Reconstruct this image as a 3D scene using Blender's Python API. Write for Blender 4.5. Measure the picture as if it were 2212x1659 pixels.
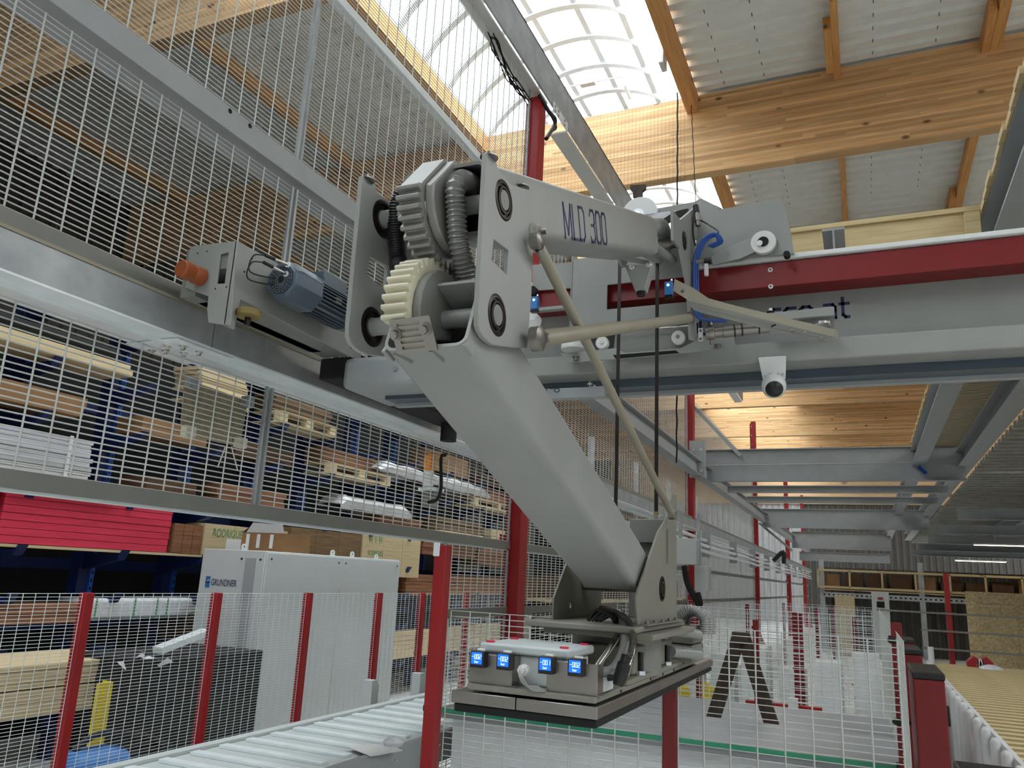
import bpy, bmesh, math, random
from mathutils import Vector, Matrix
from mathutils.geometry import tessellate_polygon
random.seed(7)
S = bpy.context.scene
for o in list(bpy.data.objects): bpy.data.objects.remove(o)
COL = S.collection
# ---------------------------------------------------------------- camera
# rows of the world axes seen by the camera (x right, y down, z forward), from the photograph's vanishing points
MW = ((0.91560172, 0.39920694, 0.04803457), (-0.05170601, 0.23536936, -0.97052963), (-0.39874803, 0.88613491, 0.23614598))
CAM = Vector((0, 0, 1.7)); FPX = 1700.0
cd = bpy.data.cameras.new('camera'); cam = bpy.data.objects.new('camera', cd); COL.objects.link(cam)
cam.matrix_world = Matrix(((MW[0][0], -MW[1][0], -MW[2][0], CAM.x), (MW[0][1], -MW[1][1], -MW[2][1], CAM.y),
                           (MW[0][2], -MW[1][2], -MW[2][2], CAM.z), (0, 0, 0, 1)))
cd.sensor_width = 36; cd.lens = 36 * FPX / 2212; cd.clip_start = .05; cd.clip_end = 300
S.camera = cam
# ---------------------------------------------------------------- world, exposure, lamps
w = bpy.data.worlds.new('sky'); S.world = w; w.use_nodes = True
w.node_tree.nodes['Background'].inputs[0].default_value = (.88, .95, 1, 1)
w.node_tree.nodes['Background'].inputs[1].default_value = 5.5
S.view_settings.view_transform = 'Standard'; S.view_settings.look = 'None'
S.view_settings.exposure = 0.22; S.view_settings.gamma = 1; S.view_settings.use_curve_mapping = False

def P(px, py, X=None, Y=None, Z=None):
    """a point of the place on the plane X, Y or Z = const, measured in the photograph"""
    a = (px - 1106) / FPX; b = (py - 829.5) / FPX
    d = Vector([MW[0][i] * a + MW[1][i] * b + MW[2][i] for i in range(3)])
    t = (X - CAM.x) / d.x if X is not None else (Y - CAM.y) / d.y if Y is not None else (Z - CAM.z) / d.z
    return CAM + d * t
def yz(X, *pts): return [(P(a, b, X=X).y, P(a, b, X=X).z) for a, b in pts]
def xz(Y, *pts): return [(P(a, b, Y=Y).x, P(a, b, Y=Y).z) for a, b in pts]

# ---------------------------------------------------------------- materials
def lin(c):
    c = c.lstrip('#'); v = [int(c[i:i + 2], 16) / 255 for i in (0, 2, 4)]
    return tuple(x / 12.92 if x <= .04045 else ((x + .055) / 1.055) ** 2.4 for x in v) + (1,)
class NT:
    def __init__(s, name):
        s.m = bpy.data.materials.new(name); s.m.use_nodes = True; s.t = s.m.node_tree; s.b = s.t.nodes['Principled BSDF']
        s.tc = None
    def n(s, typ, **k):
        x = s.t.nodes.new('ShaderNode' + typ)
        for a, v in k.items(): setattr(x, a, v)
        return x
    def l(s, a, b): s.t.links.new(a, b)
    def coord(s, scale, src='Object'):
        if s.tc is None: s.tc = s.n('TexCoord')
        mp = s.n('Mapping'); s.l(s.tc.outputs[src], mp.inputs[0]); mp.inputs['Scale'].default_value = scale
        return mp.outputs[0]
    def noise(s, scale, vec, detail=3, rough=.5):
        x = s.n('TexNoise'); x.inputs['Scale'].default_value = scale; x.inputs['Detail'].default_value = detail
        x.inputs['Roughness'].default_value = rough; s.l(vec, x.inputs['Vector']); return x.outputs['Fac']
    def ramp(s, fac, stops):
        r = s.n('ValToRGB'); e = r.color_ramp.elements
        while len(e) < len(stops): e.new(.5)
        for i, (p, c) in enumerate(stops):
            e[i].position = p; e[i].color = lin(c) if isinstance(c, str) else c
        s.l(fac, r.inputs[0]); return r.outputs[0]
    def mix(s, fac, a, b, mode='MIX'):
        x = s.n('MixRGB', blend_type=mode)
        for v, i in ((fac, 0), (a, 1), (b, 2)):
            if isinstance(v, (int, float)): x.inputs[i].default_value = v
            elif isinstance(v, str): x.inputs[i].default_value = lin(v)
            else: s.l(v, x.inputs[i])
        return x.outputs[0]
    def bump(s, h, strength, dist=.01):
        x = s.n('Bump'); x.inputs['Strength'].default_value = strength; x.inputs['Distance'].default_value = dist
        s.l(h, x.inputs['Height']); s.l(x.outputs[0], s.b.inputs['Normal'])
def mat(name, col, rough=.5, metal=0, var=.12, bump=0, nscale=6, emit=None, es=1, spec=.5, coat=0):
    t = NT(name); v = t.coord((1, 1, 1)); f = t.noise(nscale, v, 4)
    c = lin(col); lo = tuple(x * (1 - var) for x in c[:3]) + (1,); hi = tuple(min(1, x * (1 + var)) for x in c[:3]) + (1,)
    t.l(t.ramp(f, [(.3, lo), (.7, hi)]), t.b.inputs['Base Color'])
    t.b.inputs['Roughness'].default_value = rough; t.b.inputs['Metallic'].default_value = metal
    t.b.inputs['Specular IOR Level'].default_value = spec; t.b.inputs['Coat Weight'].default_value = coat
    if bump:
        g = t.noise(220, v, 2); t.bump(g, bump, .002)
    if emit:
        t.b.inputs['Emission Color'].default_value = lin(emit); t.b.inputs['Emission Strength'].default_value = es
    return t.m
def galv(name, a, b, rough=.38, metal=.75):
    t = NT(name); v = t.coord((1, 1, 1))
    vo = t.n('TexVoronoi'); vo.inputs['Scale'].default_value = 26; t.l(v, vo.inputs['Vector'])
    f = t.noise(5, v, 5); m = t.mix(.1, f, vo.outputs['Color'], 'MIX')
    t.l(t.ramp(m, [(.3, a), (.7, b)]), t.b.inputs['Base Color'])
    t.b.inputs['Roughness'].default_value = rough; t.b.inputs['Metallic'].default_value = metal
    return t.m
def wood(name, dark, mid, light, axis='X', lam=0, knots=0, rough=.65, sc=1.0):
    t = NT(name); i = 'XYZ'.index(axis); s = [14 * sc] * 3; s[i] = .9 * sc
    v = t.coord(tuple(s)); f = t.noise(2.2, v, 6, .6); s2 = [60 * sc] * 3; s2[i] = 1.6 * sc
    g = t.noise(1.5, t.coord(tuple(s2)), 3)
    col = t.mix(.35, t.ramp(f, [(.25, dark), (.5, mid), (.78, light)]), t.ramp(g, [(.3, dark), (.7, light)]))
    if lam:
        sep = t.n('SeparateXYZ'); t.l(t.coord((1, 1, 1)), sep.inputs[0])
        mz = t.n('Math', operation='MULTIPLY'); mz.inputs[1].default_value = 1 / lam; t.l(sep.outputs['Z'], mz.inputs[0])
        fl = t.n('Math', operation='FLOOR'); t.l(mz.outputs[0], fl.inputs[0])
        xx = t.n('Math', operation='MULTIPLY'); xx.inputs[1].default_value = .42; t.l(sep.outputs[axis], xx.inputs[0])
        wn0 = t.n('TexWhiteNoise', noise_dimensions='1D'); t.l(fl.outputs[0], wn0.inputs['W'])
        ad = t.n('Math', operation='ADD'); t.l(xx.outputs[0], ad.inputs[0]); t.l(wn0.outputs['Value'], ad.inputs[1])
        fx = t.n('Math', operation='FLOOR'); t.l(ad.outputs[0], fx.inputs[0])
        cb = t.n('CombineXYZ'); t.l(fl.outputs[0], cb.inputs[0]); t.l(fx.outputs[0], cb.inputs[1])
        wn = t.n('TexWhiteNoise', noise_dimensions='3D'); t.l(cb.outputs[0], wn.inputs['Vector'])
        tone = t.ramp(wn.outputs['Value'], [(0, '#b8b0a6'), (1, '#ffffff')])
        col = t.mix(.75, col, tone, 'MULTIPLY')
        fr = t.n('Math', operation='FRACT'); t.l(mz.outputs[0], fr.inputs[0])
        line = t.ramp(fr.outputs[0], [(0, '#8a7a66'), (.07, '#ffffff')]); col = t.mix(.5, col, line, 'MULTIPLY')
    if knots:
        s3 = [1, 1, 1]; s3[i] = .55; vo = t.n('TexVoronoi'); vo.inputs['Scale'].default_value = knots; t.l(t.coord(tuple(s3)), vo.inputs['Vector'])
        k = t.ramp(vo.outputs['Distance'], [(.06, '#3a1c0c'), (.13, '#ffffff')]); col = t.mix(.8, col, k, 'MULTIPLY')
    t.l(col, t.b.inputs['Base Color']); t.b.inputs['Roughness'].default_value = rough
    t.bump(g, .15, .003)
    return t.m
M = {}
M['grey'] = mat('light grey enamel', '#8f908b', .42, var=.05, bump=.12)
M['greyd'] = mat('grey enamel', '#797972', .45, var=.06, bump=.1)
M['beam'] = mat('grey beam paint', '#8b8b86', .5, var=.05)
M['bluegrey'] = mat('pale grey beam paint', '#989c9c', .5, var=.05)
M['red'] = mat('traffic red enamel', '#9a1217', .4, var=.06)
M['redd'] = mat('deep red enamel', '#780b10', .4, var=.06)
M['galv'] = galv('galvanised steel', '#94989a', '#b4b8b8', .45, .4)
M['galvl'] = galv('zinc with painted light', '#dfe8ea', '#f0f5f5', .35, .12)  # near-white so the runway underside carries its light from below in colour
M['steel'] = galv('brushed steel', '#858079', '#9c968f', .33, .85)
M['chrome'] = mat('chrome', '#d8d6d0', .16, 1, var=.04)
M['alu'] = mat('aluminium', '#dfe4e6', .4, .25, var=.04)
M['wire'] = mat('mesh wire zinc', '#c6c8c2', .5, .15, var=.06)
M['wirew'] = mat('white mesh wire', '#d9dedc', .5, .05, var=.04)
M['black'] = mat('black plastic', '#121214', .45, var=.2)
M['rubber'] = mat('black rubber', '#0c0c0d', .8, var=.2)
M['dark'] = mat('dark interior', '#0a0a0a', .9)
M['ring'] = mat('dark ring metal', '#332d2a', .3, .8, var=.2)
M['ivory'] = mat('ivory plastic', '#cfc8ae', .4, var=.06)
M['geargrey'] = mat('cast grey gear', '#8d8b85', .4, .3, var=.1)
M['white'] = mat('white plastic', '#d8d8d4', .4, var=.03)
M['motor'] = mat('motor blue grey', '#4c5862', .35, .25, var=.08)
M['amber'] = mat('amber lens', '#e8821c', .3, var=.05)
M['orange'] = mat('orange polyurethane', '#8a4212', .5, var=.08)
M['yellowpu'] = mat('yellow polyurethane', '#7d6a34', .5, var=.08)
M['yellow'] = mat('yellow enamel', '#e3c51c', .5, var=.05)
M['hose'] = mat('grey hose', '#8e8f8b', .3, .1, var=.1)
M['hosed'] = mat('clear ribbed hose', '#7c7b76', .25, .2, var=.15)
M['blue'] = mat('blue air hose', '#124a9a', .35, var=.1)
M['sensor'] = mat('sensor blue', '#2f6fae', .45, var=.05)
M['led'] = mat('lit lamp', '#a8f0ff', .4, emit='#7fe6ff', es=3)
M['lcd'] = mat('lit display', '#1560e0', .3, emit='#1560f0', es=1.0, var=.02)
M['lcdw'] = mat('display digits', '#cfe6ff', .3, emit='#cfe6ff', es=1.1)
M['lampm'] = mat('lit tube', '#fff6d8', .4, emit='#fff4cf', es=6)
M['navy'] = mat('navy lettering', '#1a2050', .5)
M['rackblue'] = mat('rack blue', '#0a1f52', .5, var=.15)
M['rackbright'] = mat('rack bright blue', '#1d55b4', .5, var=.15)
M['rackgrey'] = galv('rack galvanised', '#9a9fa2', '#c3c7c8', .5, .3)
M['cab'] = mat('cabinet grey', '#c3c8c6', .5, var=.02)
M['mwhite'] = mat('machine white', '#e6e9e9', .45, var=.03)
M['cabd'] = mat('cabinet strip grey', '#9ea1a4', .5, var=.03)
M['card'] = mat('cardboard', '#8f6a45', .8, var=.1)
M['cardd'] = mat('brown cardboard', '#553a26', .8, var=.15)
M['film'] = mat('stretch film', '#d5d6d8', .25, var=.12, nscale=20)
M['greenink'] = mat('green ink', '#4f9160', .8)
M['paper'] = mat('paper', '#e2e2e0', .8, var=.04)
M['glasse'] = mat('green glass edge', '#2c8f6c', .2)
M['topgrey'] = mat('grey table top', '#8d9092', .4, var=.05)
M['cream'] = mat('cream enamel with shade mixed in', '#7e7b70', .5, var=.06)  # darkened: the arm's shade on the gripper is mixed into this colour
M['tan'] = mat('tan enamel', '#8f8876', .4, var=.08)
M['glulam'] = wood('glulam spruce', '#d6a066', '#ebbb80', '#f9dcae', 'X', lam=.04, knots=3.4)
M['purlin'] = wood('purlin spruce', '#bf8449', '#d99c5a', '#ebbd80', 'Y', knots=2.4)
M['planky'] = wood('raw planks along', '#54402a', '#75593a', '#967a54', 'Y', knots=0)
M['plankx'] = wood('raw planks across', '#b09868', '#ccb384', '#e0cda0', 'X', knots=2)
M['planksx'] = wood('grey boards', '#7c715c', '#988a70', '#b3a688', 'X')
M['pine'] = wood('pale pine', '#bfa678', '#d8c296', '#ead9b4', 'Y')
M['brownwood'] = wood('reddish timber', '#5e3721', '#86563a', '#a97850', 'Y')
M['oldwood'] = wood('old dark timber', '#241a12', '#3b2b20', '#4f3c2d', 'Z')
M['redboard'] = wood('red stained boards', '#bf2440', '#d62f4c', '#e33f5a', 'Y', rough=.7)
M['ply'] = wood('plywood crate', '#b39c74', '#c9b48c', '#d9c8a2', 'Y')
M['wallwood'] = wood('plywood lining', '#c49a6a', '#d6b184', '#e3c49c', 'X', knots=1)
M['stack'] = wood('white profiles', '#a3a4a8', '#bcbdc2', '#d6d7db', 'Y')
M['roof'] = mat('white roof sheet', '#e9ece8', .6, var=.04)
M['corr'] = mat('grey corrugated wall', '#55534f', .6, var=.1)
M['corrw'] = mat('white corrugated wall', '#b9babb', .6, var=.05)
M['deck'] = galv('deck sheet', '#77756c', '#95938a', .5, .3)
M['floor'] = mat('polished light concrete', '#e2e0dc', .35, var=.1, nscale=1.5)
def osb():
    t = NT('osb board'); v = t.coord((1, 1, 1)); vo = t.n('TexVoronoi'); vo.inputs['Scale'].default_value = 22; t.l(v, vo.inputs['Vector'])
    t.l(t.ramp(vo.outputs['Color'], [(.1, '#b09a70'), (.5, '#c7b085'), (.9, '#d8c49c')]), t.b.inputs['Base Color'])
    t.b.inputs['Roughness'].default_value = .8; return t.m
M['osb'] = osb()
def pane():
    t = NT('opal skylight sheet'); tr = t.n('BsdfTransparent'); tl = t.n('BsdfTranslucent'); mx = t.n('MixShader')
    tl.inputs[0].default_value = (.95, .98, 1, 1); tr.inputs[0].default_value = (.97, .99, 1, 1); mx.inputs[0].default_value = .3
    t.l(tr.outputs[0], mx.inputs[1]); t.l(tl.outputs[0], mx.inputs[2]); t.l(mx.outputs[0], t.t.nodes['Material Output'].inputs[0]); return t.m
M['pane'] = pane()
def clear():
    t = NT('clear plastic tube'); tr = t.n('BsdfTransparent'); gl = t.n('BsdfGlossy'); mx = t.n('MixShader')
    gl.inputs['Roughness'].default_value = .1; gl.inputs['Color'].default_value = (.75, .73, .7, 1); tr.inputs[0].default_value = (.6, .6, .58, 1)
    mx.inputs[0].default_value = .45
    t.l(tr.outputs[0], mx.inputs[1]); t.l(gl.outputs[0], mx.inputs[2]); t.l(mx.outputs[0], t.t.nodes['Material Output'].inputs[0]); return t.m
M['clear'] = clear()

# ---------------------------------------------------------------- mesh building
OFF = {}
FR = {'X': lambda u, v, t: (t, u, v), 'Y': lambda u, v, t: (u, t, v), 'Z': lambda u, v, t: (u, v, t)}
class MB:
    def __init__(s): s.v = []; s.f = []
    def add(s, vs, fs):
        n = len(s.v); s.v += [tuple(x) for x in vs]; s.f += [tuple(i + n for i in f) for f in fs]; return s
    def box(s, x0, x1, y0, y1, z0, z1):
        vs = [(x, y, z) for x in (x0, x1) for y in (y0, y1) for z in (z0, z1)]
        return s.add(vs, [(0, 1, 3, 2), (4, 6, 7, 5), (0, 4, 5, 1), (2, 3, 7, 6), (0, 2, 6, 4), (1, 5, 7, 3)])
    def prism(s, pts, ax, t0, t1, holes=()):
        fr = FR[ax]; loops = [list(pts)] + [list(h) for h in holes]
        flat = [p for l in loops for p in l]
        tri = tessellate_polygon([[Vector((p[0], p[1], 0)) for p in l] for l in loops]) if holes or len(pts) > 4 else None
        n = len(flat); vs = [fr(p[0], p[1], t0) for p in flat] + [fr(p[0], p[1], t1) for p in flat]
        fs = []
        if tri:
            fs += [tuple(t) for t in tri] + [tuple(i + n for i in reversed(t)) for t in tri]
        else:
            fs += [tuple(range(n)), tuple(range(2 * n - 1, n - 1, -1))]
        k = 0
        for l in loops:
            m = len(l)
            for i in range(m):
                a, b = k + i, k + (i + 1) % m; fs.append((a, b, b + n, a + n))
            k += m
        return s.add(vs, fs)
    def tube(s, pts, r, n=10, rad=None, cap=True):
        pts = [Vector(p) for p in pts]; N = len(pts); T = [(pts[min(i + 1, N - 1)] - pts[max(i - 1, 0)]).normalized() for i in range(N)]
        up = Vector((0, 0, 1)) if abs(T[0].z) < .9 else Vector((0, 1, 0)); vs = []
        a = (up - up.dot(T[0]) * T[0]).normalized()
        for i in range(N):
            a = (a - a.dot(T[i]) * T[i]).normalized(); b = T[i].cross(a); rr = rad[i] if rad else r
            for k in range(n):
                q = 2 * math.pi * k / n; vs.append(pts[i] + (a * math.cos(q) + b * math.sin(q)) * rr)
        fs = [(i * n + k, i * n + (k + 1) % n, (i + 1) * n + (k + 1) % n, (i + 1) * n + k) for i in range(N - 1) for k in range(n)]
        if cap: fs += [tuple(range(n - 1, -1, -1)), tuple(range((N - 1) * n, N * n))]
        return s.add(vs, fs)
    def lathe(s, p0, ax, prof, n=24):
        """prof: (distance along ax, radius)"""
        p0 = Vector(p0); ax = Vector(ax).normalized()
        return s.tube_prof([p0 + ax * t for t, r in prof], [r for t, r in prof], ax, n)
    def tube_prof(s, pts, rad, ax, n):
        up = Vector((0, 0, 1)) if abs(ax.z) < .9 else Vector((0, 1, 0)); a = (up - up.dot(ax) * ax).normalized(); b = ax.cross(a); vs = []
        for p, r in zip(pts, rad):
            for k in range(n):
                q = 2 * math.pi * k / n; vs.append(p + (a * math.cos(q) + b * math.sin(q)) * max(r, 1e-5))
        N = len(pts)
        fs = [(i * n + k, i * n + (k + 1) % n, (i + 1) * n + (k + 1) % n, (i + 1) * n + k) for i in range(N - 1) for k in range(n)]
        fs += [tuple(range(n - 1, -1, -1)), tuple(range((N - 1) * n, N * n))]
        return s.add(vs, fs)
    def cyl(s, p0, p1, r, n=20):
        d = Vector(p1) - Vector(p0); return s.lathe(p0, d, [(0, r), (d.length, r)], n)
    def wire(s, p0, p1, w):
        """thin square bar"""
        p0, p1 = Vector(p0), Vector(p1); d = (p1 - p0).normalized()
        u = Vector((0, 0, 1)) if abs(d.z) < .9 else Vector((1, 0, 0)); a = d.cross(u).normalized() * w; b = d.cross(a).normalized() * w
        vs = [p + x for p in (p0, p1) for x in (a, b, -a, -b)]
        return s.add(vs, [(0, 1, 5, 4), (1, 2, 6, 5), (2, 3, 7, 6), (3, 0, 4, 7)])
    def bar(s, p0, p1, w, h):
        p0, p1 = Vector(p0), Vector(p1); d = (p1 - p0).normalized()
        u = Vector((0, 0, 1)) if abs(d.z) < .9 else Vector((0, 1, 0)); a = d.cross(u).normalized() * w / 2; b = a.cross(d).normalized() * h / 2
        vs = [p + x for p in (p0, p1) for x in (-a - b, a - b, a + b, -a + b)]
        return s.add(vs, [(0, 1, 5, 4), (1, 2, 6, 5), (2, 3, 7, 6), (3, 0, 4, 7), (3, 2, 1, 0), (4, 5, 6, 7)])
    def build(s, name, m, parent=None, bevel=0, smooth=True, kind=None, label=None):
        off = OFF.get(parent.name, Vector((0, 0, 0))) if parent else Vector((0, 0, 0))
        me = bpy.data.meshes.new(name); me.from_pydata([tuple(Vector(v) - off) for v in s.v], [], s.f)
        bm = bmesh.new(); bm.from_mesh(me); bmesh.ops.recalc_face_normals(bm, faces=bm.faces); bm.to_mesh(me); bm.free()
        if smooth:
            me.polygons.foreach_set('use_smooth', [True] * len(me.polygons)); me.set_sharp_from_angle(angle=.6)
        o = bpy.data.objects.new(name, me); COL.objects.link(o); me.materials.append(M[m] if isinstance(m, str) else m)
        if parent: o.parent = parent; OFF[o.name] = off
        else: OFF[o.name] = Vector((0, 0, 0))
        if bevel:
            b = o.modifiers.new('bevel', 'BEVEL'); b.width = bevel; b.segments = 2; b.limit_method = 'ANGLE'; b.angle_limit = .7
        if kind: o['kind'] = kind
        if label: o['label'] = label
        return o
def tag(o, label, cat, group=None):
    o['label'] = label; o['category'] = cat
    if group: o['group'] = group
    return o
def thing(name, loc, label, cat, group=None):
    o = bpy.data.objects.new(name, None); COL.objects.link(o); o.location = loc; o.empty_display_size = .1
    OFF[o.name] = Vector(loc); return tag(o, label, cat, group)
def kids(o): return [c for c in bpy.data.objects if c.parent == o]
def dup(root, delta, label=None, tree=None):
    tree = tree if tree is not None else family(root)
    def go(node, parent):
        o, ch = node; c = o.copy(); COL.objects.link(c)
        if parent: c.parent = parent
        for x in ch: go(x, c)
        return c
    r = go(tree, None); r.location = root.location + Vector(delta)
    if label: r['label'] = label
    return r
def family(o): return (o, [family(c) for c in kids(o)])
def text(name, body, m, parent, origin, right, up, size, extrude=.0004, sx=1, bold=0, align='LEFT'):
    c = bpy.data.curves.new(name, 'FONT'); c.body = body; c.size = size; c.extrude = extrude; c.align_x = align; c.offset = bold
    t = bpy.data.objects.new(name + '_tmp', c); COL.objects.link(t)
    dg = bpy.context.evaluated_depsgraph_get(); me = bpy.data.meshes.new_from_object(t.evaluated_get(dg))
    bpy.data.objects.remove(t)
    r = Vector(right).normalized(); u = Vector(up); u = (u - u.dot(r) * r).normalized(); n = r.cross(u)
    off = OFF.get(parent.name, Vector()) if parent else Vector()
    for v in me.vertices:
        co = v.co.copy(); v.co = Vector(origin) + r * co.x * sx + u * co.y + n * co.z - off
    me.materials.clear(); me.materials.append(M[m]); me.name = name
    o = bpy.data.objects.new(name, me); COL.objects.link(o); o.parent = parent; return o
GLY = {'M': (.62, [[(0, 0), (0, 1), (.31, .12), (.62, 1), (.62, 0)]]), 'L': (.4, [[(0, 1), (0, 0), (.4, 0)]]),
       'D': (.5, [[(0, 0), (0, 1), (.36, 1), (.5, .86), (.5, .14), (.36, 0), (0, 0)]]), ' ': (.22, []),
       '3': (.46, [[(0, .84), (.1, 1), (.36, 1), (.46, .88), (.46, .62), (.36, .53), (.14, .53)], [(.36, .53), (.46, .44), (.46, .12), (.36, 0), (.1, 0), (0, .14)]]),
       '0': (.46, [[(.1, 0), (.36, 0), (.46, .12), (.46, .88), (.36, 1), (.1, 1), (0, .88), (0, .12), (.1, 0)]]),
       'w': (.8, [[(0, .7), (.2, 0), (.4, .6), (.6, 0), (.8, .7)]]), 's': (.5, [[(.5, .62), (.4, .7), (.08, .7), (0, .6), (.08, .37), (.42, .33), (.5, .1), (.42, 0), (.08, 0), (0, .1)]]),
       'r': (.42, [[(0, 0), (0, .58), (.1, .7), (.42, .7)]]), 'c': (.55, [[(.55, .7), (.14, .7), (0, .56), (0, .14), (.14, 0), (.55, 0)]]),
       'e': (.6, [[(0, .36), (.6, .36), (.6, .56), (.46, .7), (.14, .7), (0, .56), (0, .14), (.14, 0), (.58, 0)]]), 'o': (.6, [[(.14, 0), (.46, 0), (.6, .14), (.6, .56), (.46, .7), (.14, .7), (0, .56), (0, .14), (.14, 0)]]),
       'u': (.55, [[(0, .7), (0, .14), (.14, 0), (.55, 0), (.55, .7)]]), '.': (.1, [[(0, 0), (.08, 0)]]),
       'a': (.58, [[(.05, .7), (.46, .7), (.58, .56), (.58, 0), (.14, 0), (0, .1), (0, .27), (.14, .38), (.58, .38)]]),
       't': (.42, [[(.14, 1.0), (.14, .12), (.26, 0), (.42, 0)], [(0, .7), (.42, .7)]])}
def stroke_text(name, body, m, parent, origin, right, up, h, sx=1, t=.09, gap=.16):
    r = Vector(right).normalized(); u = Vector(up); u = (u - u.dot(r) * r).normalized(); n = r.cross(u); mb = MB(); x = 0; T = t * h / 2
    for ch in body:
        w_, pl = GLY[ch]
        for line in pl:
            pts = [Vector(((x + a * sx) * h, b * h)) for a, b in line]
            for a, b in zip(pts, pts[1:]):
                d = (b - a).normalized(); a2, b2 = a - d * T * .8, b + d * T * .8; q = Vector((-d.y, d.x)) * T
                c4 = [a2 + q, b2 + q, b2 - q, a2 - q]; o3 = [Vector(origin) + r * c.x + u * c.y for c in c4]
                mb.add([tuple(p - n * .0002) for p in o3] + [tuple(p + n * .0006) for p in o3], [(0, 1, 2, 3), (7, 6, 5, 4), (0, 1, 5, 4), (1, 2, 6, 5), (2, 3, 7, 6), (3, 0, 4, 7)])
        x += w_ * sx + gap
    return mb.build(name, m, parent, smooth=False, kind='stuff')
def mesh_y(mb, X, y0, y1, z0, z1, dv=.112, dh=.024, r=.003, rv=.0043):
    """wire mesh standing in the plane X, uprights every dv, level wires every dh"""
    n = int((y1 - y0) / dv + .5)
    for i in range(n + 1): y = y0 + (y1 - y0) * i / n; mb.wire((X + r, y, z0), (X + r, y, z1), rv)
    k = int((z1 - z0) / dh + .5)
    for i in range(k + 1): z = z0 + (z1 - z0) * i / k; mb.wire((X - r, y0, z), (X - r, y1, z), r)
    return mb
def mesh_x(mb, Y, x0, x1, z0, z1, dv=.1, dh=.024, r=.0017, rv=.0032):
    n = max(1, int((x1 - x0) / dv + .5))
    for i in range(n + 1): x = x0 + (x1 - x0) * i / n; mb.wire((x, Y - r, z0), (x, Y - r, z1), rv)
    k = int((z1 - z0) / dh + .5)
    for i in range(k + 1): z = z0 + (z1 - z0) * i / k; mb.wire((x0, Y + r, z), (x1, Y + r, z), r)
    return mb
def ibeam(mb, ax, c, z0, z1, wd, t0, t1, tf=.014, tw=.01):
    """I section: flanges wd wide centred on c"""
    p = [(c - wd / 2, z0), (c + wd / 2, z0), (c + wd / 2, z0 + tf), (c + tw / 2, z0 + tf), (c + tw / 2, z1 - tf), (c + wd / 2, z1 - tf),
         (c + wd / 2, z1), (c - wd / 2, z1), (c - wd / 2, z1 - tf), (c - tw / 2, z1 - tf), (c - tw / 2, z0 + tf), (c - wd / 2, z0 + tf)]
    return mb.prism(p, 'X' if ax == 'X' else 'Y', t0, t1)
def bezier(pts, n=24):
    """smooth curve through points (Catmull-Rom)"""
    P_ = [Vector(p) for p in pts]; P_ = [P_[0] * 2 - P_[1]] + P_ + [P_[-1] * 2 - P_[-2]]; out = []
    seg = len(P_) - 3; per = max(2, n // seg)
    for i in range(seg):
        a, b, c, d = P_[i:i + 4]
        for k in range(per):
            t = k / per; out.append(.5 * ((2 * b) + (c - a) * t + (2 * a - 5 * b + 4 * c - d) * t * t + (3 * b - a - 3 * c + d) * t ** 3))
    out.append(P_[-2]); return out
def ribbed(mb, pts, r, pitch, amp, n=14):
    c = bezier(pts, 400); L = [0]
    for a, b in zip(c, c[1:]): L.append(L[-1] + (b - a).length)
    tot = L[-1]; N = int(tot / pitch) * 4; out = []; rad = []; j = 0
    for i in range(N + 1):
        s = tot * i / N
        while j < len(L) - 2 and L[j + 1] < s: j += 1
        q = (s - L[j]) / max(1e-9, L[j + 1] - L[j]); out.append(c[j].lerp(c[j + 1], min(1, q))); rad.append(r + amp * (0, .8, 1, .1)[i % 4])
    return mb.tube(out, r, n, rad)
def bolt(mb, p, ax, r=.008, h=.006):
    p = Vector(p); ax = Vector(ax).normalized()
    mb.lathe(p, ax, [(0, r * 1.5), (h * .25, r * 1.5)], 16); return mb.lathe(p + ax * h * .25, ax, [(0, r), (h, r * .97)], 6)
# ================================================================ SETTING
def st(mb, name, m, **k): o = mb.build(name, m, **k); o['kind'] = 'structure'; return o
fl = st(MB().box(-14, 14, -9, 60, -.1, 0), 'floor', 'floor', smooth=False)
def corrugated(mb, ax, c, a0, a1, b0, b1, pitch=.25, depth=.04, thick=.008):
    """trapezoid sheet: profile runs along a, extruded along b; ax 'Z' = ceiling at height c, ax 'Y'/'X' = wall at c"""
    n = int((a1 - a0) / pitch); top = []
    for i in range(n):
        s = a0 + i * pitch
        top += [(s, 0), (s + pitch * .45, 0), (s + pitch * .55, depth), (s + pitch * .9, depth)]
    top.append((a1, 0)); vs = []
    for p, d in top:
        for b in (b0, b1):
            vs.append({'Z': (b, p, c + d), 'Y': (p, c + d, b), 'X': (c + d, p, b)}[ax])
    return mb.add(vs, [(2 * i, 2 * i + 1, 2 * i + 3, 2 * i + 2) for i in range(len(top) - 1)])
ZR = 8.74
ceil = st(corrugated(MB(), 'Z', ZR, -9, 46, -1.93, 7.0, .26, .05), 'ceiling', 'roof', smooth=False)
corrugated(MB(), 'Z', ZR, -9, 46, 10.5, 14, .26, .05).build('roof_sheet', 'roof', ceil, smooth=False)  # gap left before this sheet is an added, unseen opening for sky light
c2 = corrugated(MB(), 'Z', ZR, -9, 46, -14, -5.42, .26, .05).build('roof_sheet', 'roof', ceil, smooth=False)
fz = MB()
for k in range(60):
    y = -1 + k * .26 + .06
    for x in (-1.5, -.95, .45, 1.2, 2.6, 3.4, -6.2, -7.2, -9, -10.2): fz.box(x - .004, x + .004, y - .035, y + .035, ZR - .006, ZR)
fz.build('sheet_fastener', 'ring', ceil, kind='stuff', smooth=False)
st(MB().box(13.8, 14, -9, 46, 0, ZR), 'wall_right', 'corrw', smooth=False)
st(MB().box(-14, 14, -9.2, -9, 0, ZR), 'wall_front', 'corrw', smooth=False)
st(corrugated(MB(), 'X', -13.6, -9, 46, 0, ZR + .12, .3, .05), 'wall_left', 'corr', smooth=False)
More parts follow.
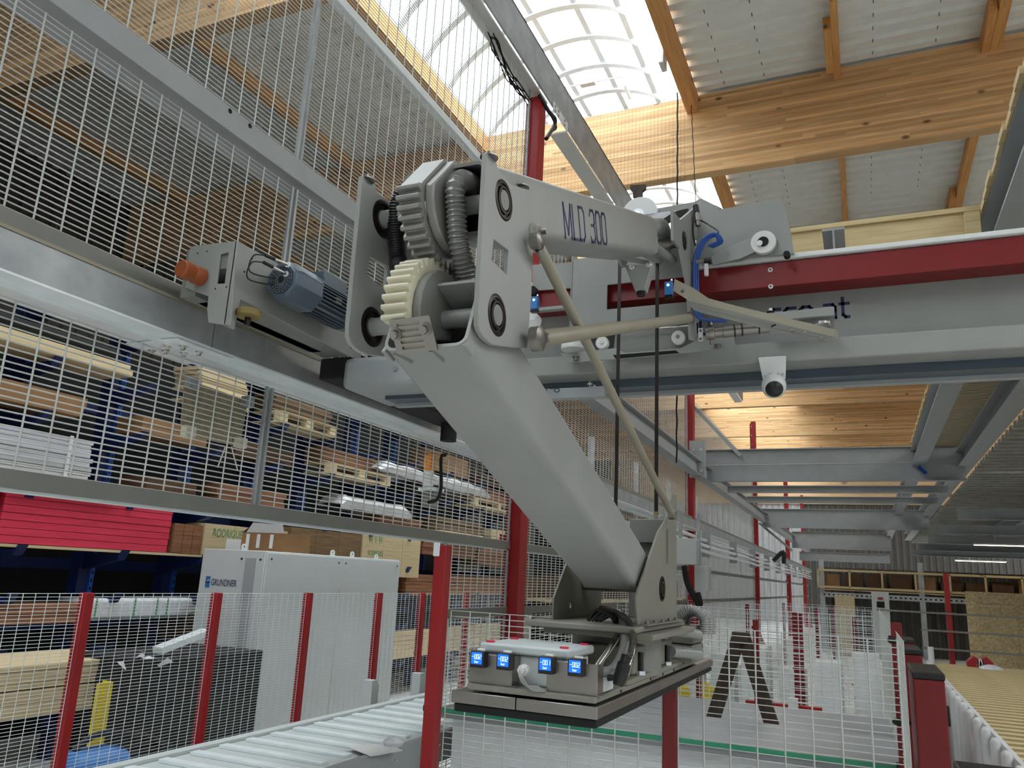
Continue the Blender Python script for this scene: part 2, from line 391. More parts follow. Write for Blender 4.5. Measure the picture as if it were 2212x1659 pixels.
wb = st(corrugated(MB(), 'Y', 45.5, -3, 14, 0, 6.2, .3, .06), 'wall_back', 'corr', smooth=False)
corrugated(MB(), 'Y', 45.5, -14, -3, 0, 6.2, .3, .06).build('white_sheet', 'corrw', wb, smooth=False)
MB().box(-14, 14, 45.4, 45.6, 6.2, ZR + .1).build('wood_panel', 'wallwood', wb, smooth=False)
# glulam roof beams
GY = [5.2, 10.4, 15.7, 20.9, 25.4, 30.7, 36.0]
gl0 = None
for i, y in enumerate(GY):
    lab = ['nearest big glulam roof beam across the upper left behind the mesh', 'big knotty glulam roof beam spanning the upper right under the white roof sheets',
           'third glulam roof beam hidden mostly behind the gantry girder', 'fourth glulam roof beam behind the gantry',
           'first of the far glulam beams seen below the girder beside the dome camera', 'second far glulam beam below the girder', 'farthest glulam beam in the opening below the girder'][i]
    z0 = 7.45 if i < 4 else 7.28
    if i == 0: z0 = 7.2
    g = tag(MB().box(-13.5, 13.5, y, y + .18, z0, ZR - .02).build('glulam_beam', 'glulam', bevel=.006, smooth=False), lab, 'beam', 'glulam roof beams')
# purlins
for i, (x, wd) in enumerate([(-12.0, .12), (-8.0, .12), (-5.42, .14), (-1.98, .16), (.0, .09), (1.87, .12), (3.9, .12), (6, .12)]):
    k = 0
    for y0, y1 in zip([-1] + [g + .18 for g in GY], GY + [45]):
        lab = 'purlin %s, %s' % (
            ['near the left wall', 'left of the skylight', 'lining the left skylight edge', 'lining the right skylight edge', 'in the middle of the white roof', 'right of the middle purlin', 'right outside part of the roof', 'far right of the roof'][i],
            ['before the first glulam', 'between first and second glulam', 'behind the big knotty beam', 'behind the third beam', 'behind the fourth beam', 'behind the first far beam', 'behind the second far beam', 'by the back wall'][k])
        h = .3 if i in (2, 3) else .2
        tag(MB().box(x - wd / 2, x + wd / 2, y0, y1, ZR - h, ZR - .005).build('purlin', 'purlin', smooth=False), lab, 'purlin', 'roof purlins')
        k += 1
for x, y in ((-.085, 9.3), (1.76, 9.6), (1.76, 14.6)):
    tag(MB().box(x - .05, x + .04, y, y + .9, ZR - .22, ZR - .01).build('purlin_splice', 'purlin', smooth=False), 'short timber splice block beside the %s' % ('middle purlin' if x < 0 else ('right purlin before the big beam' if y < 12 else 'right purlin behind the big beam')), 'timber')
# ---- skylight
SX0, SX1, SZ, SR = -5.36, -2.06, ZR + .06, .95
def arc(u): # u 0..1 across
    x = SX0 + (SX1 - SX0) * u; return x, SZ + SR * (1 - (2 * u - 1) ** 2) ** .8
sky = thing('skylight', ((SX0 + SX1) / 2, 12, SZ), 'arched translucent rooflight running along the hall above the guard fence', 'skylight'); sky['kind'] = 'structure'
MB().box(SX0 - .05, SX0, -9, 45, ZR - .1, SZ).box(SX1, SX1 + .05, -9, 45, ZR - .1, SZ).build('curb', 'alu', sky, smooth=False)
NB = 74
rib = None
for i in range(NB + 1):
    y = -8 + i * .71
    mb = MB(); pts = [arc(k / 20) for k in range(21)]
    prof = [(x, z - .05) for x, z in pts] + [(x, z) for x, z in reversed(pts)]
    vs = []; n = len(pts)
    for k in range(n):
        for yy, dz in ((y - .05, -.1), (y + .05, -.1), (y + .05, 0), (y - .05, 0)): vs.append((pts[k][0], yy, pts[k][1] + dz))
    mb.add(vs, [(4 * k + a, 4 * k + (a + 1) % 4, 4 * k + 4 + (a + 1) % 4, 4 * k + 4 + a) for k in range(n - 1) for a in range(4)])
    if rib is None: rib = mb.build('arch_rib', 'alu', sky)
    else:
        c = rib.copy(); COL.objects.link(c); c.location.y += i * .71
    if i < NB and i > 5:
        pm = MB(); vs = []
        for k in range(n):
            for yy in (y + .02, y + .69): vs.append((pts[k][0], yy, pts[k][1] + .005))
        pm.add(vs, [(2 * k, 2 * k + 1, 2 * k + 3, 2 * k + 2) for k in range(n - 1)]).build('pane', 'pane', sky)
for u in (.2, .4, .6, .8):
    x, z = arc(u); MB().box(x - .04, x + .04, -8, 45, z - .07, z).build('glazing_bar', 'alu', sky, smooth=False)
op = thing('skylight_opener', P(1320, 185, Z=9.3), 'small white skylight opener motor with a hanging bracket under the arched rooflight', 'opener')
a = P(1215, 190, Z=9.3); b = P(1345, 165, Z=9.3)
MB().tube([a, b], .012).build('rod', 'alu', op); c = P(1350, 185, Z=9.3)
MB().bar(c, P(1362, 215, Z=9.15), .05, .03).build('bracket', 'white', op); d = P(1270, 180, Z=9.3)
MB().box(d.x - .12, d.x + .12, d.y - .05, d.y + .05, d.z - .03, d.z + .04).build('motor_box', 'white', op)
lb = P(1432, 130, X=-2.1)
tag(MB().box(-2.14, -2.07, lb.y - .1, lb.y + .12, lb.z - .1, lb.z + .1).build('junction_box', 'white', bevel=.01), 'small white junction box on the right edge of the skylight', 'box')
# ---- safety net and its ropes
for i, (xp, y0, y1, r) in enumerate([(1463, 200, 1000, .012), (1492, 215, 640, .006)]):
    t = P(xp, y0, Y=10.2); q = P(xp - (2 if i == 0 else -20), y1, Y=10.2); pts = [t.lerp(q, k / 30) + Vector((.008 * (k % 2), 0, 0)) for k in range(31)]
    tag(MB().tube(pts, r, 6).build('net_rope', 'rubber'), ['thick black net rope hanging from the end of the big glulam beam', 'thin black net cord hanging beside the thick rope'][i], 'rope')
nt = MB()
for i in range(45): x = -2.05 - i * .055; nt.wire((x, 10.15, 7.1), (x, 10.15, 8.6), .0012)
for i in range(28): z = 7.1 + i * .055; nt.wire((-4.5, 10.15, z), (-2.05, 10.15, z), .0012)
tag(nt.build('safety_net', 'ring', kind='stuff', smooth=False), 'fine dark safety net in front of the big glulam beam under the skylight', 'net')

# ================================================================ RED MACHINE POSTS (row along the guard)
XP = -2.7
PYS = [6.1, 13.5, 22.4, 32.3, 41.0]
PN = ['nearest thick red steel post behind the robot arm', 'second red steel post of the row, at the left end of the steel cross beams', 'third red steel post of the row', 'fourth red steel post of the row', 'last red steel post of the row near the back wall']
for i, y in enumerate(PYS):
    top = [6.15, 5.3, 6.2, 6.2, 6.2][i]; x0, x1 = XP - .02, XP + .1
    r = thing('steel_post', (XP, y, 0), PN[i], 'post', 'red machine posts')
    MB().box(x0, x1, y, y + .16, 0, top).build('column', 'red', r, bevel=.006)
    mb = MB()
    for k in range(24):
        z = .3 + k * .25
        if z < top: bolt(mb, (x0 + .02, y, z), (0, -1, 0), .008, .006)
    mb.build('bolt', 'chrome', r, kind='stuff')
    MB().box(x0 - .03, x0 - .002, y + .02, y + .1, 0, top - .05).build('side_channel', 'redd', r)
    MB().add([(x0 - .02, y - .02, 0), (x1 + .22, y - .02, 0), (x1, y - .02, .5), (x0 - .02, y - .02, .5), (x0 - .02, y + .18, 0), (x1 + .22, y + .18, 0), (x1, y + .18, .5), (x0 - .02, y + .18, .5)],
             [(0, 1, 2, 3), (4, 5, 6, 7), (0, 1, 5, 4), (1, 2, 6, 5), (2, 3, 7, 6), (3, 0, 4, 7)]).build('foot', 'red', r)
    for z in (1.36, 1.93):
        MB().box(x0 - .06, x0, y - .02, y, z, z + .1).build('bracket', 'redd', r)
# ================================================================ TALL GUARD FENCE, plane X = -2.7
YE = 44
def bar_y(name, label, prof, m, y0=.6, y1=YE, cat='beam', group=None, bevel=.003):
    return tag(MB().prism(prof, 'Y', y0, y1).build(name, m, bevel=bevel, smooth=False), label, cat, group)
def rect(x0, x1, z0, z1): return [(x0, z0), (x1, z0), (x1, z1), (x0, z1)]
b1 = bar_y('guard_beam', 'wide grey beam crossing the upper left between two mesh sections', rect(-2.85, -2.65, 3.68, 3.80), 'bluegrey', y1=6.1)
h = MB()
for a, b in ((497, 240), (540, 272)):
    q = P(a, b, X=-2.65); h.cyl((-2.66, q.y, q.z), (-2.6485, q.y, q.z), .012, 12)
h.build('drill_hole', 'dark', b1)
bar_y('guard_beam', 'slim galvanised rail above the upper mesh beside the skylight', rect(-2.74, -2.68, 4.95, 5.01), 'galvl', y1=6.1)
bar_y('guard_rail', 'brown grey bottom rail of the tall guard mesh', [(-2.74, 1.905), (-2.69, 1.905), (-2.69, 1.975), (-2.695, 1.975), (-2.695, 1.91), (-2.74, 1.91)] and rect(-2.72, -2.69, 1.91, 1.975), 'greyd')
bar_y('guard_rail', 'thin pale strip under the bottom rail of the guard mesh', rect(-2.76, -2.722, 1.898, 1.912), 'galvl')
bar_y('guard_rail', 'lower horizontal rail behind the vacuum gripper', rect(-2.72, -2.69, 1.385, 1.45), 'greyd', y0=4.98)
# mesh sections
secs = [(.7, 3.02), (3.04, 6.08), (6.3, 13.48), (13.7, 22.3)]
for i, (y0, y1) in enumerate(secs):
    far = i > 1
    zz = [(1.975, 2.56, 'below the runway'), (2.80, 3.66, 'above the runway'), (3.80, 4.95, 'above the wide grey beam'), (5.01, 6.3, 'in front of the skylight')]
    for z0, z1, wh in zz:
        if far and z0 > 3: z1 = min(z1, 5.0)
        if far and z0 > 4.9: continue
        dh = .024 if i < 3 else .04
        p = thing('guard_mesh', (-2.7, y0, z0), 'mesh panel %s, %s' % (wh, ['at the left edge', 'behind the robot elbow', 'past the nearest red post', 'past the second red post'][i]), 'mesh', 'tall guard mesh panels')
        mesh_y(MB(), -2.7, y0 + .01, y1 - .01, z0, z1, .112, dh).build('wire', 'wire', p, kind='stuff', smooth=False)
        [MB().box(-2.706, -2.690, a_, a_ + .016, z0, z1).build('frame_bar', 'galv', p, smooth=False) for a_ in (y0, y1 - .016)]
# lower section beyond near post .. below the bottom rail
for y0, y1, z0, z1, wh in ((4.98, 6.08, 1.45, 1.9, 'between the two low rails left of the nearest red post'), (6.3, 13.4, .2, 1.9, 'low mesh right of the nearest red post'), (13.7, 22.3, .2, 1.9, 'low mesh beyond the second red post'), (4.98, 6.08, .2, 1.38, 'under the low rail behind the gripper')):
    p = thing('guard_mesh', (-2.7, y0, z0), 'grey wire mesh panel ' + wh, 'mesh', 'tall guard mesh panels')
    mesh_y(MB(), -2.7, y0 + .01, y1 - .01, z0, z1, .112, .024 if y1 < 14 else .04).build('wire', 'wire', p, kind='stuff', smooth=False)
    [MB().box(-2.706, -2.690, a_, a_ + .016, z0, z1).build('frame_bar', 'galv', p, smooth=False) for a_ in (y0, y1 - .016)]
# upper cable tray on top of the posts
tr = thing('cable_tray', (-2.6, 6, 6.3), 'long grey cable tray passing over the top of the nearest red post', 'tray')
MB().prism([(-2.62, 6.25), (-2.6, 6.25), (-2.6, 6.66), (-2.62, 6.66)], 'Y', 2, 20).prism(rect(-2.75, -2.6, 6.64, 6.66), 'Y', 2, 20).build('side_face', 'galv', tr, smooth=False)
MB().prism(rect(-2.775, -2.622, 6.215, 6.235), 'Y', 2, 6.35).build('bottom_cover', 'white', tr, smooth=False)
MB().prism(rect(-2.80, -2.622, 6.215, 6.235), 'Y', 6.88, 20).build('bottom_cover', 'white', tr, smooth=False)
q = P(1205, 240, X=-2.59)
jp = tag(MB().box(-2.598, -2.59, q.y - .12, q.y + .3, q.z - .06, q.z + .04).build('joint_plate', 'galvl', bevel=.002), 'small zinc joint plate on the cable tray beside the top of the nearest red post', 'plate')
mb = MB()
for k in (-.07, .02, .2): bolt(mb, (-2.59, q.y + k, q.z + .01), (1, 0, 0), .012); bolt(mb, (-2.59, q.y + k, q.z - .04), (1, 0, 0), .012)
mb.build('bolt', 'chrome', jp)
e = P(1185, 240, X=-2.57); f = P(1200, 262, X=-2.57); g = P(1180, 300, X=-2.57); h = P(1165, 205, X=-2.6)
cb = MB().tube(bezier([h, e, f, g], 12), .02, 8); cb.tube(bezier([e + Vector((0, .03, 0)), f + Vector((0, .02, -.05)), P(1190, 285, X=-2.57)], 12), .012, 8)
tag(cb.build('cable_bundle', 'black'), 'bundle of black cables coming out of the tray end at the red post', 'cable')
pts = [P(a, b, X=-2.66) for a, b in ((1065, 85), (1080, 115), (1100, 160), (1122, 188), (1135, 210))]
mb = MB()
for k in range(7):
    mb.tube(bezier([p + Vector((random.uniform(-.03, .03), random.uniform(-.12, .12), random.uniform(-.05, .05))) for p in pts], 16), .006, 5)
tag(mb.build('bundled_net', 'rubber', kind='stuff'), 'gathered black netting hanging beside the cable tray above the red post', 'net')

# ================================================================ RUNWAY (crane rail) along the guard
rw = thing('runway_rail', (-2.5, 3, 2.6), 'long galvanised crane runway beam carrying the gantry carriage', 'runway')
for a, b, n in ((.5, 2.42, 0), (2.425, 5.2, 1), (5.205, 44, 2)):
    MB().prism([(-2.52, 2.583), (-2.5, 2.583), (-2.5, 2.715), (-2.52, 2.715)], 'Y', a, b).build('web', 'galv', rw, smooth=False)
    MB().prism(rect(-2.60, -2.5, 2.575, 2.583), 'Y', a, b).prism([(-2.625, 2.56), (-2.60, 2.56), (-2.60, 2.583), (-2.625, 2.583)], 'Y', a, b).prism(rect(-2.79, -2.627, 2.575, 2.583), 'Y', a, b).build('bottom_flange', 'galvl', rw, smooth=False)  # underside paler than the web: floor bounce put into its colour
MB().prism(rect(-2.56, -2.495, 2.716, 2.728), 'Y', .5, 44).build('running_strip', 'tan', rw, smooth=False)
bar_y('guard_beam', 'dark beige box beam on top of the runway under the upper mesh', rect(-2.74, -2.60, 2.728, 2.83), 'greyd', y1=2.32, group=None)
bar_y('guard_beam', 'dark beige box beam continuing behind the gantry carriage', rect(-2.74, -2.62, 2.728, 2.81), 'greyd', y0=2.33)
# splice plate under the runway
sp = thing('splice_plate', (-2.6, 2.3, 2.57), 'zinc splice plate with five bolts under the galvanised runway', 'plate')
c4 = [P(a, b, Z=2.572) for a, b in ((336, 738), (398, 735), (446, 758), (310, 752))]
y0 = P(336, 738, Z=2.572).y; y1 = P(446, 757, Z=2.572).y
MB().box(-2.80, -2.51, y0 - .02, y0 + .3, 2.562, 2.573).build('plate', 'galvl', sp, bevel=.002)
for a, b in ((328, 757), (358, 757), (362, 748), (396, 748), (398, 762), (430, 760)):
    q = P(a, b, Z=2.56); mb = MB(); bolt(mb, (q.x, q.y, 2.562), (0, 0, -1), .011, .014); mb.build('bolt', 'chrome', sp)
# ================================================================ GANTRY GIRDER (along X)
gt = thing('gantry_girder', (0, 3.0, 2.5), 'long gantry girder with red fascia, grey web and white lettering panel', 'girder')
gt['label'] = 'gantry girder with red upper fascia, grey web and dark blue lettering'
zt, zr1, zr0, zf1, zf0 = 2.952, 2.932, 2.828, 2.605, 2.522
yw = P(2212, 591, Z=zr0).y; yb = P(2212, 771, Z=zf0).y
XL, XR = -2.16, 3.2
MB().box(XL, XR, 2.985, 3.0 + .3, zr1, zt).build('top_rail', 'white', gt, bevel=.004)
MB().prism([(3.0, zr0), (3.0, zr1 - .004), (3.0 + .28, zr1 - .004), (3.0 + .28, zr0 + .03), (yw, zr0)], 'X', XL + .05, XR).build('red_fascia', 'redd', gt, bevel=.003, smooth=False)
MB().box(XL, XR, yw, yw + .2, zf1 - .002, zr0 + .02).build('web', 'grey', gt, smooth=False)
MB().prism([(2.985, zf0), (2.985, zf1), (yw + .2, zf1), (yw + .2, zf0)], 'X', XL, XR).build('lower_flange', 'grey', gt, bevel=.006)
MB().box(XL + .1, XR, yb, yb + .09, zf0 - .035, zf0 - .001).build('cable_channel', 'motor', gt, smooth=False)
MB().box(XL + .1, XR, yb + .09, yb + .13, zf0 - .05, zf0 - .001).build('rear_angle', 'bluegrey', gt, smooth=False)
tx = P(1812, 640, Y=yw)
stroke_text('lettering', 'rce.at', 'navy', gt, P(1668, 697, Y=yw - .001), (1, 0, 0), (0, 0, 1), .077, sx=.95, t=.15, gap=.22)
stroke_text('lettering', 'www.sou', 'navy', gt, P(1345, 735, Y=yw - .001), (1, 0, 0), (0, 0, 1), .077, sx=.85, t=.13, gap=.2)
for x, y in ((1664, 583), (1665, 619)):
    q = P(x, y, Y=2.998); mb = MB().cyl((q.x, 3.0, q.z), (q.x, 2.996, q.z), .009, 20)
    s_ = mb.build('white_washer', 'white', gt); MB().cyl((q.x, 2.9965, q.z), (q.x, 2.993, q.z), .0035, 12).build('screw', 'ring', s_)
# left end of the girder: white box end
eb = thing('end_connector', (-2.1, 3.0, 2.5), 'pale box shaped bracket joining girder to end carriage behind the lower arm', 'bracket')
MB().box(-2.2, -1.75, 3.0 - .06, 3.35, 2.505, 2.66).build('box', 'bluegrey', eb, bevel=.03)
q = P(855, 797, Y=2.94)
MB().cyl((q.x, 2.94, q.z), (q.x, 2.93, q.z), .012).build('plug', 'grey', eb)
q = P(1150, 845, Y=3.0)
mb = MB().box(q.x - .12, q.x + .32, 3.0, 3.03, 2.425, 2.47)
un = tag(mb.build('hanger_plate', 'bluegrey', bevel=.003), 'pale plate with two chains hung under the girder left of the thin tie rod', 'plate')
mb = MB()
for px_ in (1275, 1285):
    q = P(px_, 835 if px_ == 1275 else 842, Y=3.02); mb.cyl((q.x, 3.015, q.z + .02), (q.x, 3.015, q.z), .004); mb.cyl((q.x, 3.015, q.z + .012), (q.x, 3.015, q.z + .009), .012)
mb.build('clamp_bolt', 'chrome', un, kind='stuff')
for k, px_ in enumerate((1165, 1192)):
    ch = thing('chain', P(px_, 835, Y=2.99), ['short steel chain links left under the girder', 'short steel chain links right of the other chain'][k], 'chain')
    for j in range(2):
        c = P(px_ + j * 11, 836 + j * 7, Y=2.985); n = 14
        MB().tube([(c.x + .012 * math.cos(a) * .9, c.y, c.z + .008 * math.sin(a)) for a in [2 * math.pi * i / n for i in range(n + 1)]], .0018, 6, cap=False).build('link', 'ring', ch)
# dome camera under the girder
q = P(1672, 838, Y=2.96)
dc = thing('dome_camera', q, 'white dome security camera hanging under the girder', 'camera')
pl = [(q.x - .055, zf0 + .02), (q.x + .045, zf0 + .02), (q.x + .04, q.z + .035), (q.x - .04, q.z + .035)]
MB().prism(pl, 'Y', 2.972, 2.98).build('mount_plate', 'white', dc, bevel=.002)
prof = [(-.035, .035), (-.01, .046), (.01, .046), (.03, .038)]
n_ = Vector((.1, -.85, -.6)).normalized()
MB().lathe(q + Vector((0, .0, .005)), n_, [(-.05, .02), (-.04, .036), (-.015, .044), (.012, .042), (.026, .034)], 28).build('housing', 'white', dc)
MB().lathe(q + Vector((0, 0, .005)), n_, [(.022, .0335), (.032, .029), (.042, .019), (.048, .008)], 28).build('dark_dome', 'black', dc)
for dx in (-.03, -.012, .015, .03):
    mb = MB(); bolt(mb, (q.x + dx, 2.972, q.z + .055), (0, -1, 0), .004); mb.build('wing_screw', 'chrome', dc)

# ================================================================ END CARRIAGE on the runway
ec = thing('end_carriage', (-2.2, 2.3, 2.7), 'grey gantry end carriage with slotted front plate on the runway', 'carriage')
Yc = 2.14
fp = xz(Yc, (408, 545), (412, 532), (512, 520), (505, 600), (497, 703), (450, 697), (447, 668), (450, 640), (400, 622))
slot = xz(Yc, (476, 549), (494, 545), (485, 612), (468, 613))
MB().prism(fp, 'Y', Yc, Yc + .008, [slot]).build('front_plate', 'grey', ec, bevel=.0015)
xp = P(512, 520, Y=Yc).x
q0 = fp[2]; zb = P(505, 650, X=xp).z
sp_ = [(Yc, fp[2][1]), (3.02, fp[2][1]), (3.02, 2.66), (2.9, 2.66), (2.28, 2.685), (2.20, 2.685), (2.19, fp[4][1] + .0), (Yc, fp[4][1])]
MB().prism(sp_, 'X', xp - .008, xp).build('side_plate', 'grey', ec, bevel=.0015)
MB().box(-2.42, -2.34, Yc + .008, 2.95, 2.70, fp[2][1]).box(-2.34, xp - .009, Yc + .01, 2.95, 2.80, fp[2][1] - .012).build('rear_box', 'greyd', ec, smooth=False, kind='stuff')
MB().box(-2.40, xp - .03, 2.22, 3.05, 2.735, 2.70).build('underside', 'greyd', ec, smooth=False)
q = P(537, 676, X=xp + .03)
wh = MB().lathe((q.x, q.y, q.z - .02), (0, 0, 1), [(0, .042), (.006, .048), (.026, .048), (.032, .042)], 28).build('guide_wheel', 'yellowpu', ec)
MB().cyl((q.x, q.y, q.z - .05), (q.x, q.y, q.z + .015), .012).build('hub', 'ring', wh)
mb = MB()
for a, b in ((427, 547), (447, 543), (465, 624), (489, 620)):
    q = P(a, b, Y=Yc); mb.cyl((q.x, Yc + .001, q.z), (q.x, Yc - .0008, q.z), .0035, 10)
for a, b in ((544, 558), (528, 587), (758, 751)):
    q = P(a, b, X=xp); mb.cyl((xp - .001, q.y, q.z), (xp + .0008, q.y, q.z), .0045, 10)
mb.build('drill_hole', 'dark', ec, kind='stuff')
# orange buffer
q = P(437, 600, Y=Yc)
bf = tag(MB().lathe((q.x, Yc, q.z), (-.05, -1, 0), [(0, .03), (.006, .036), (.04, .036), (.052, .031), (.064, .036), (.1, .036), (.106, .031)], 32).build('rubber_buffer', 'orange'), 'orange cylindrical buffer on the front of the end carriage', 'buffer')
# motor along Y
Xm = -2.05
q = P(607, 603, X=Xm); y0 = q.y; zc = q.z - .002; rr = .088
mo = thing('electric_motor', (Xm, y0, zc), 'blue grey finned electric motor with fan cowl on the end carriage', 'motor')
oc = [(Xm + rr * c, zc + rr * s_) for c, s_ in [(math.cos(math.radians(a)), math.sin(math.radians(a))) for a in (22, 68, 112, 158, 202, 248, 292, 338)]]
oc2 = [((x - Xm) * .86 + Xm, (z - zc) * .86 + zc) for x, z in oc]
n = 8; vs = [(x, y0, z) for x, z in oc2] + [(x, y0 + .035, z) for x, z in oc] + [(x, y0 + .17, z) for x, z in oc]
MB().add(vs, [(i, (i + 1) % n, n + (i + 1) % n, n + i) for i in range(n)] + [(n + i, n + (i + 1) % n, 2 * n + (i + 1) % n, 2 * n + i) for i in range(n)] + [tuple(range(n)), tuple(range(2 * n, 3 * n))]).build('fan_cowl', 'motor', mo, bevel=.008)
mb = MB()
for rad in (.018, .027, .036, .045, .054):
    mb.tube([(Xm + rad * math.cos(a), y0 - .001, zc + rad * math.sin(a)) for a in [2 * math.pi * k / 28 for k in range(29)]], .0022, 4, cap=False)
for k in range(20):
    a = 2 * math.pi * k / 20; mb.wire((Xm + .018 * math.cos(a), y0 - .001, zc + .018 * math.sin(a)), (Xm + .057 * math.cos(a), y0 - .001, zc + .057 * math.sin(a)), .0016)
gr = MB().cyl((Xm, y0 - .0005, zc), (Xm, y0 + .002, zc), .059, 32).build('fan_opening', 'dark', mo)
mb.build('fan_grille', 'motor', gr, kind='stuff')
MB().cyl((Xm, y0 + .16, zc), (Xm, y0 + .42, zc), .058, 24).build('stator_body', 'motor', mo)
mb = MB()
for k in range(30):
    a = 2 * math.pi * k / 30
    if abs(math.sin(a)) < .0: continue
    c, s_ = math.cos(a), math.sin(a); mb.bar((Xm + .074 * c, y0 + .165, zc + .074 * s_), (Xm + .074 * c, y0 + .40, zc + .074 * s_), .004 if abs(c) < .7 else .02, .02 if abs(c) < .7 else .004)
mb.build('cooling_fin', 'motor', mo, kind='stuff', smooth=False)
MB().cyl((Xm, y0 + .40, zc), (Xm, y0 + .44, zc), .08, 28).build('flange', 'motor', mo, bevel=.003)
q1 = P(690, 560, X=Xm)
MB().box(Xm - .05, Xm + .05, y0 + .2, y0 + .36, zc + .06, zc + .115).build('terminal_box', 'motor', mo, bevel=.006)
MB().box(Xm + .0665, Xm + .076, y0 + .26, y0 + .30, zc - .01, zc + .02).build('rating_plate', 'tan', mo, smooth=False)
sn = []
for k, (a, b, c, d) in enumerate(((592, 562, 622, 572), (588, 577, 618, 592))):
    p0 = P(a, b, X=Xm + .005) + Vector((0, -.05, 0)); p1 = Vector((P(c, d, Y=y0 - .002)))
    se = thing('sensor_probe', p1, ['upper chrome speed sensor on the motor fan cowl', 'lower chrome speed sensor on the motor fan cowl'][k], 'sensor')
    MB().cyl(p1, p1 + (p0 - p1) * .6, .006).build('chrome_body', 'chrome', se); MB().cyl(p1 + (p0 - p1) * .6, p0, .007).build('plug', 'black', se)
    MB().cyl(p1 + Vector((0, .002, 0)), p1 - Vector((0, .002, 0)), .012).build('washer', 'alu', se)
    MB().tube(bezier([p0, p0 + Vector((-.05, -.01, 0)), p0 + Vector((-.065, .0, -.06)), p1 + Vector((-.055, 0, -.05 + .01 * k)), p1 + Vector((-.03, .02, -.03))], 20), .003, 6).build('cable', 'black', se)

# ================================================================ ROBOT ARM
XRt, XLt = -.55, -.80     # outer faces of the two joint plates
ra = thing('robot_arm', (-.66, 1.15, 2.2), 'grey folding lifting arm with toothed elbow joint and lettering', 'robot arm')
U0, U1 = Vector((0, 1.149, 2.342)), Vector((0, 2.709, 2.925)); L0, L1 = Vector((0, 1.147, 2.128)), Vector((0, 2.368, 1.686))
outl = yz(-.55, (1051, 330), (1072, 334), (1074, 359), (1080, 372), (1092, 385), (1104, 397), (1122, 404), (1150, 412), (1152, 526), (1148, 640), (1139, 752), (1100, 750), (1066, 745), (1055, 738), (1045, 728), (1037, 715), (1033, 700), (1033, 670), (1042, 500))
win = yz(-.55, (1067, 517), (1099, 541), (1096, 594), (1062, 562))
def circ(c, r, n=28): return [(c[0] + r * math.cos(2 * math.pi * k / n), c[1] + r * math.sin(2 * math.pi * k / n)) for k in range(n)]
for x, nm, lab in ((XRt, 'elbow_plate', None), (XLt, 'elbow_plate', None)):
    p = MB().prism(outl, 'X', x - .009, x, [win, circ((U0.y, U0.z), .036), circ((L0.y, L0.z), .036)]).build(nm, 'grey', ra, bevel=.001)
    for c in (U0, L0):
        mb = MB().lathe((x - .012, c.y, c.z), (1, 0, 0), [(0, .037), (.012, .037), (.013, .035), (.013, .030), (.010, .029), (.010, .026), (.014, .025), (.014, .021), (.011, .02), (.011, 0)], 36)
        mb.build('bearing', 'ring', p)
    for c in (U0, L0): MB().cyl((x - .012, c.y, c.z), (x + .002, c.y, c.z), .018, 28).build('shaft_end', 'greyd', p)
# washers on tabs
for x in (XRt - .004, XLt - .004):
    q = outl[0]; c = ((outl[0][0] + outl[1][0]) / 2, outl[0][1] + .001)
    mb = MB().cyl((x, c[0], c[1]), (x, c[0], c[1] + .002), .016, 24).cyl((x, c[0], c[1] - .004), (x, c[0], c[1] + .012), .004, 8); mb.cyl((x, c[0], c[1] + .002), (x, c[0], c[1] + .007), .007, 6)
    mb.build('tab_washer', 'steel', ra, kind='stuff')
q = P(1131, 405, X=-.57); mb = MB().cyl((-.575, q.y, q.z), (-.575, q.y, q.z + .002), .016, 24); mb.cyl((-.575, q.y, q.z), (-.575, q.y, q.z + .008), .006, 6)
mb.build('tab_washer', 'steel', ra, kind='stuff'); MB().box(-.578, -.568, q.y - .006, q.y, q.z - .04, q.z).build('tab_strip', 'grey', ra)
def tube_sq(axis0, axis1, s0, s1, hw, h0, h1, r=.018, wall=.006, closed=False):
    """hollow rounded square tube in a Y-Z plane; s = distance along, hw = half width in X, h = offsets normal to the axis"""
    d = (axis1 - axis0).normalized(); nrm = Vector((0, -d.z, d.y)); vs = []; fs = []
    def ring(hw, a, b, r):
        pts = []
        for cx, cz, q0 in ((hw - r, b - r, 0), (-hw + r, b - r, 90), (-hw + r, a + r, 180), (hw - r, a + r, 270)):
            for k in range(5): q = math.radians(q0 + 22.5 * k); pts.append((cx + r * math.cos(q), cz + r * math.sin(q)))
        return pts
    ro = ring(hw, h0, h1, r); ri = ring(hw - wall, h0 + wall, h1 - wall, max(.004, r - wall)); n = len(ro)
    for s_ in (s0, s1):
        for x, z in ro: p = axis0 + d * s_ + nrm * z; vs.append((x, p.y, p.z))
    for s_ in (s0, s1):
        for x, z in ri: p = axis0 + d * s_ + nrm * z; vs.append((x, p.y, p.z))
    for i in range(n):
        j = (i + 1) % n
        fs += [(i, j, n + j, n + i), (2 * n + j, 2 * n + i, 3 * n + i, 3 * n + j), (i, 2 * n + i, 2 * n + j, j), (n + j, 3 * n + j, 3 * n + i, n + i)]
    return vs, fs, d, nrm
def shifted(vs, dx): return [(x + dx, y, z) for x, y, z in vs]
vs, fs, du, nu = tube_sq(U0, U1, .0, 1.32, .085, -.052, .076)
ua = MB().add(shifted(vs, -.663), fs).build('upper_arm', 'grey', ra)
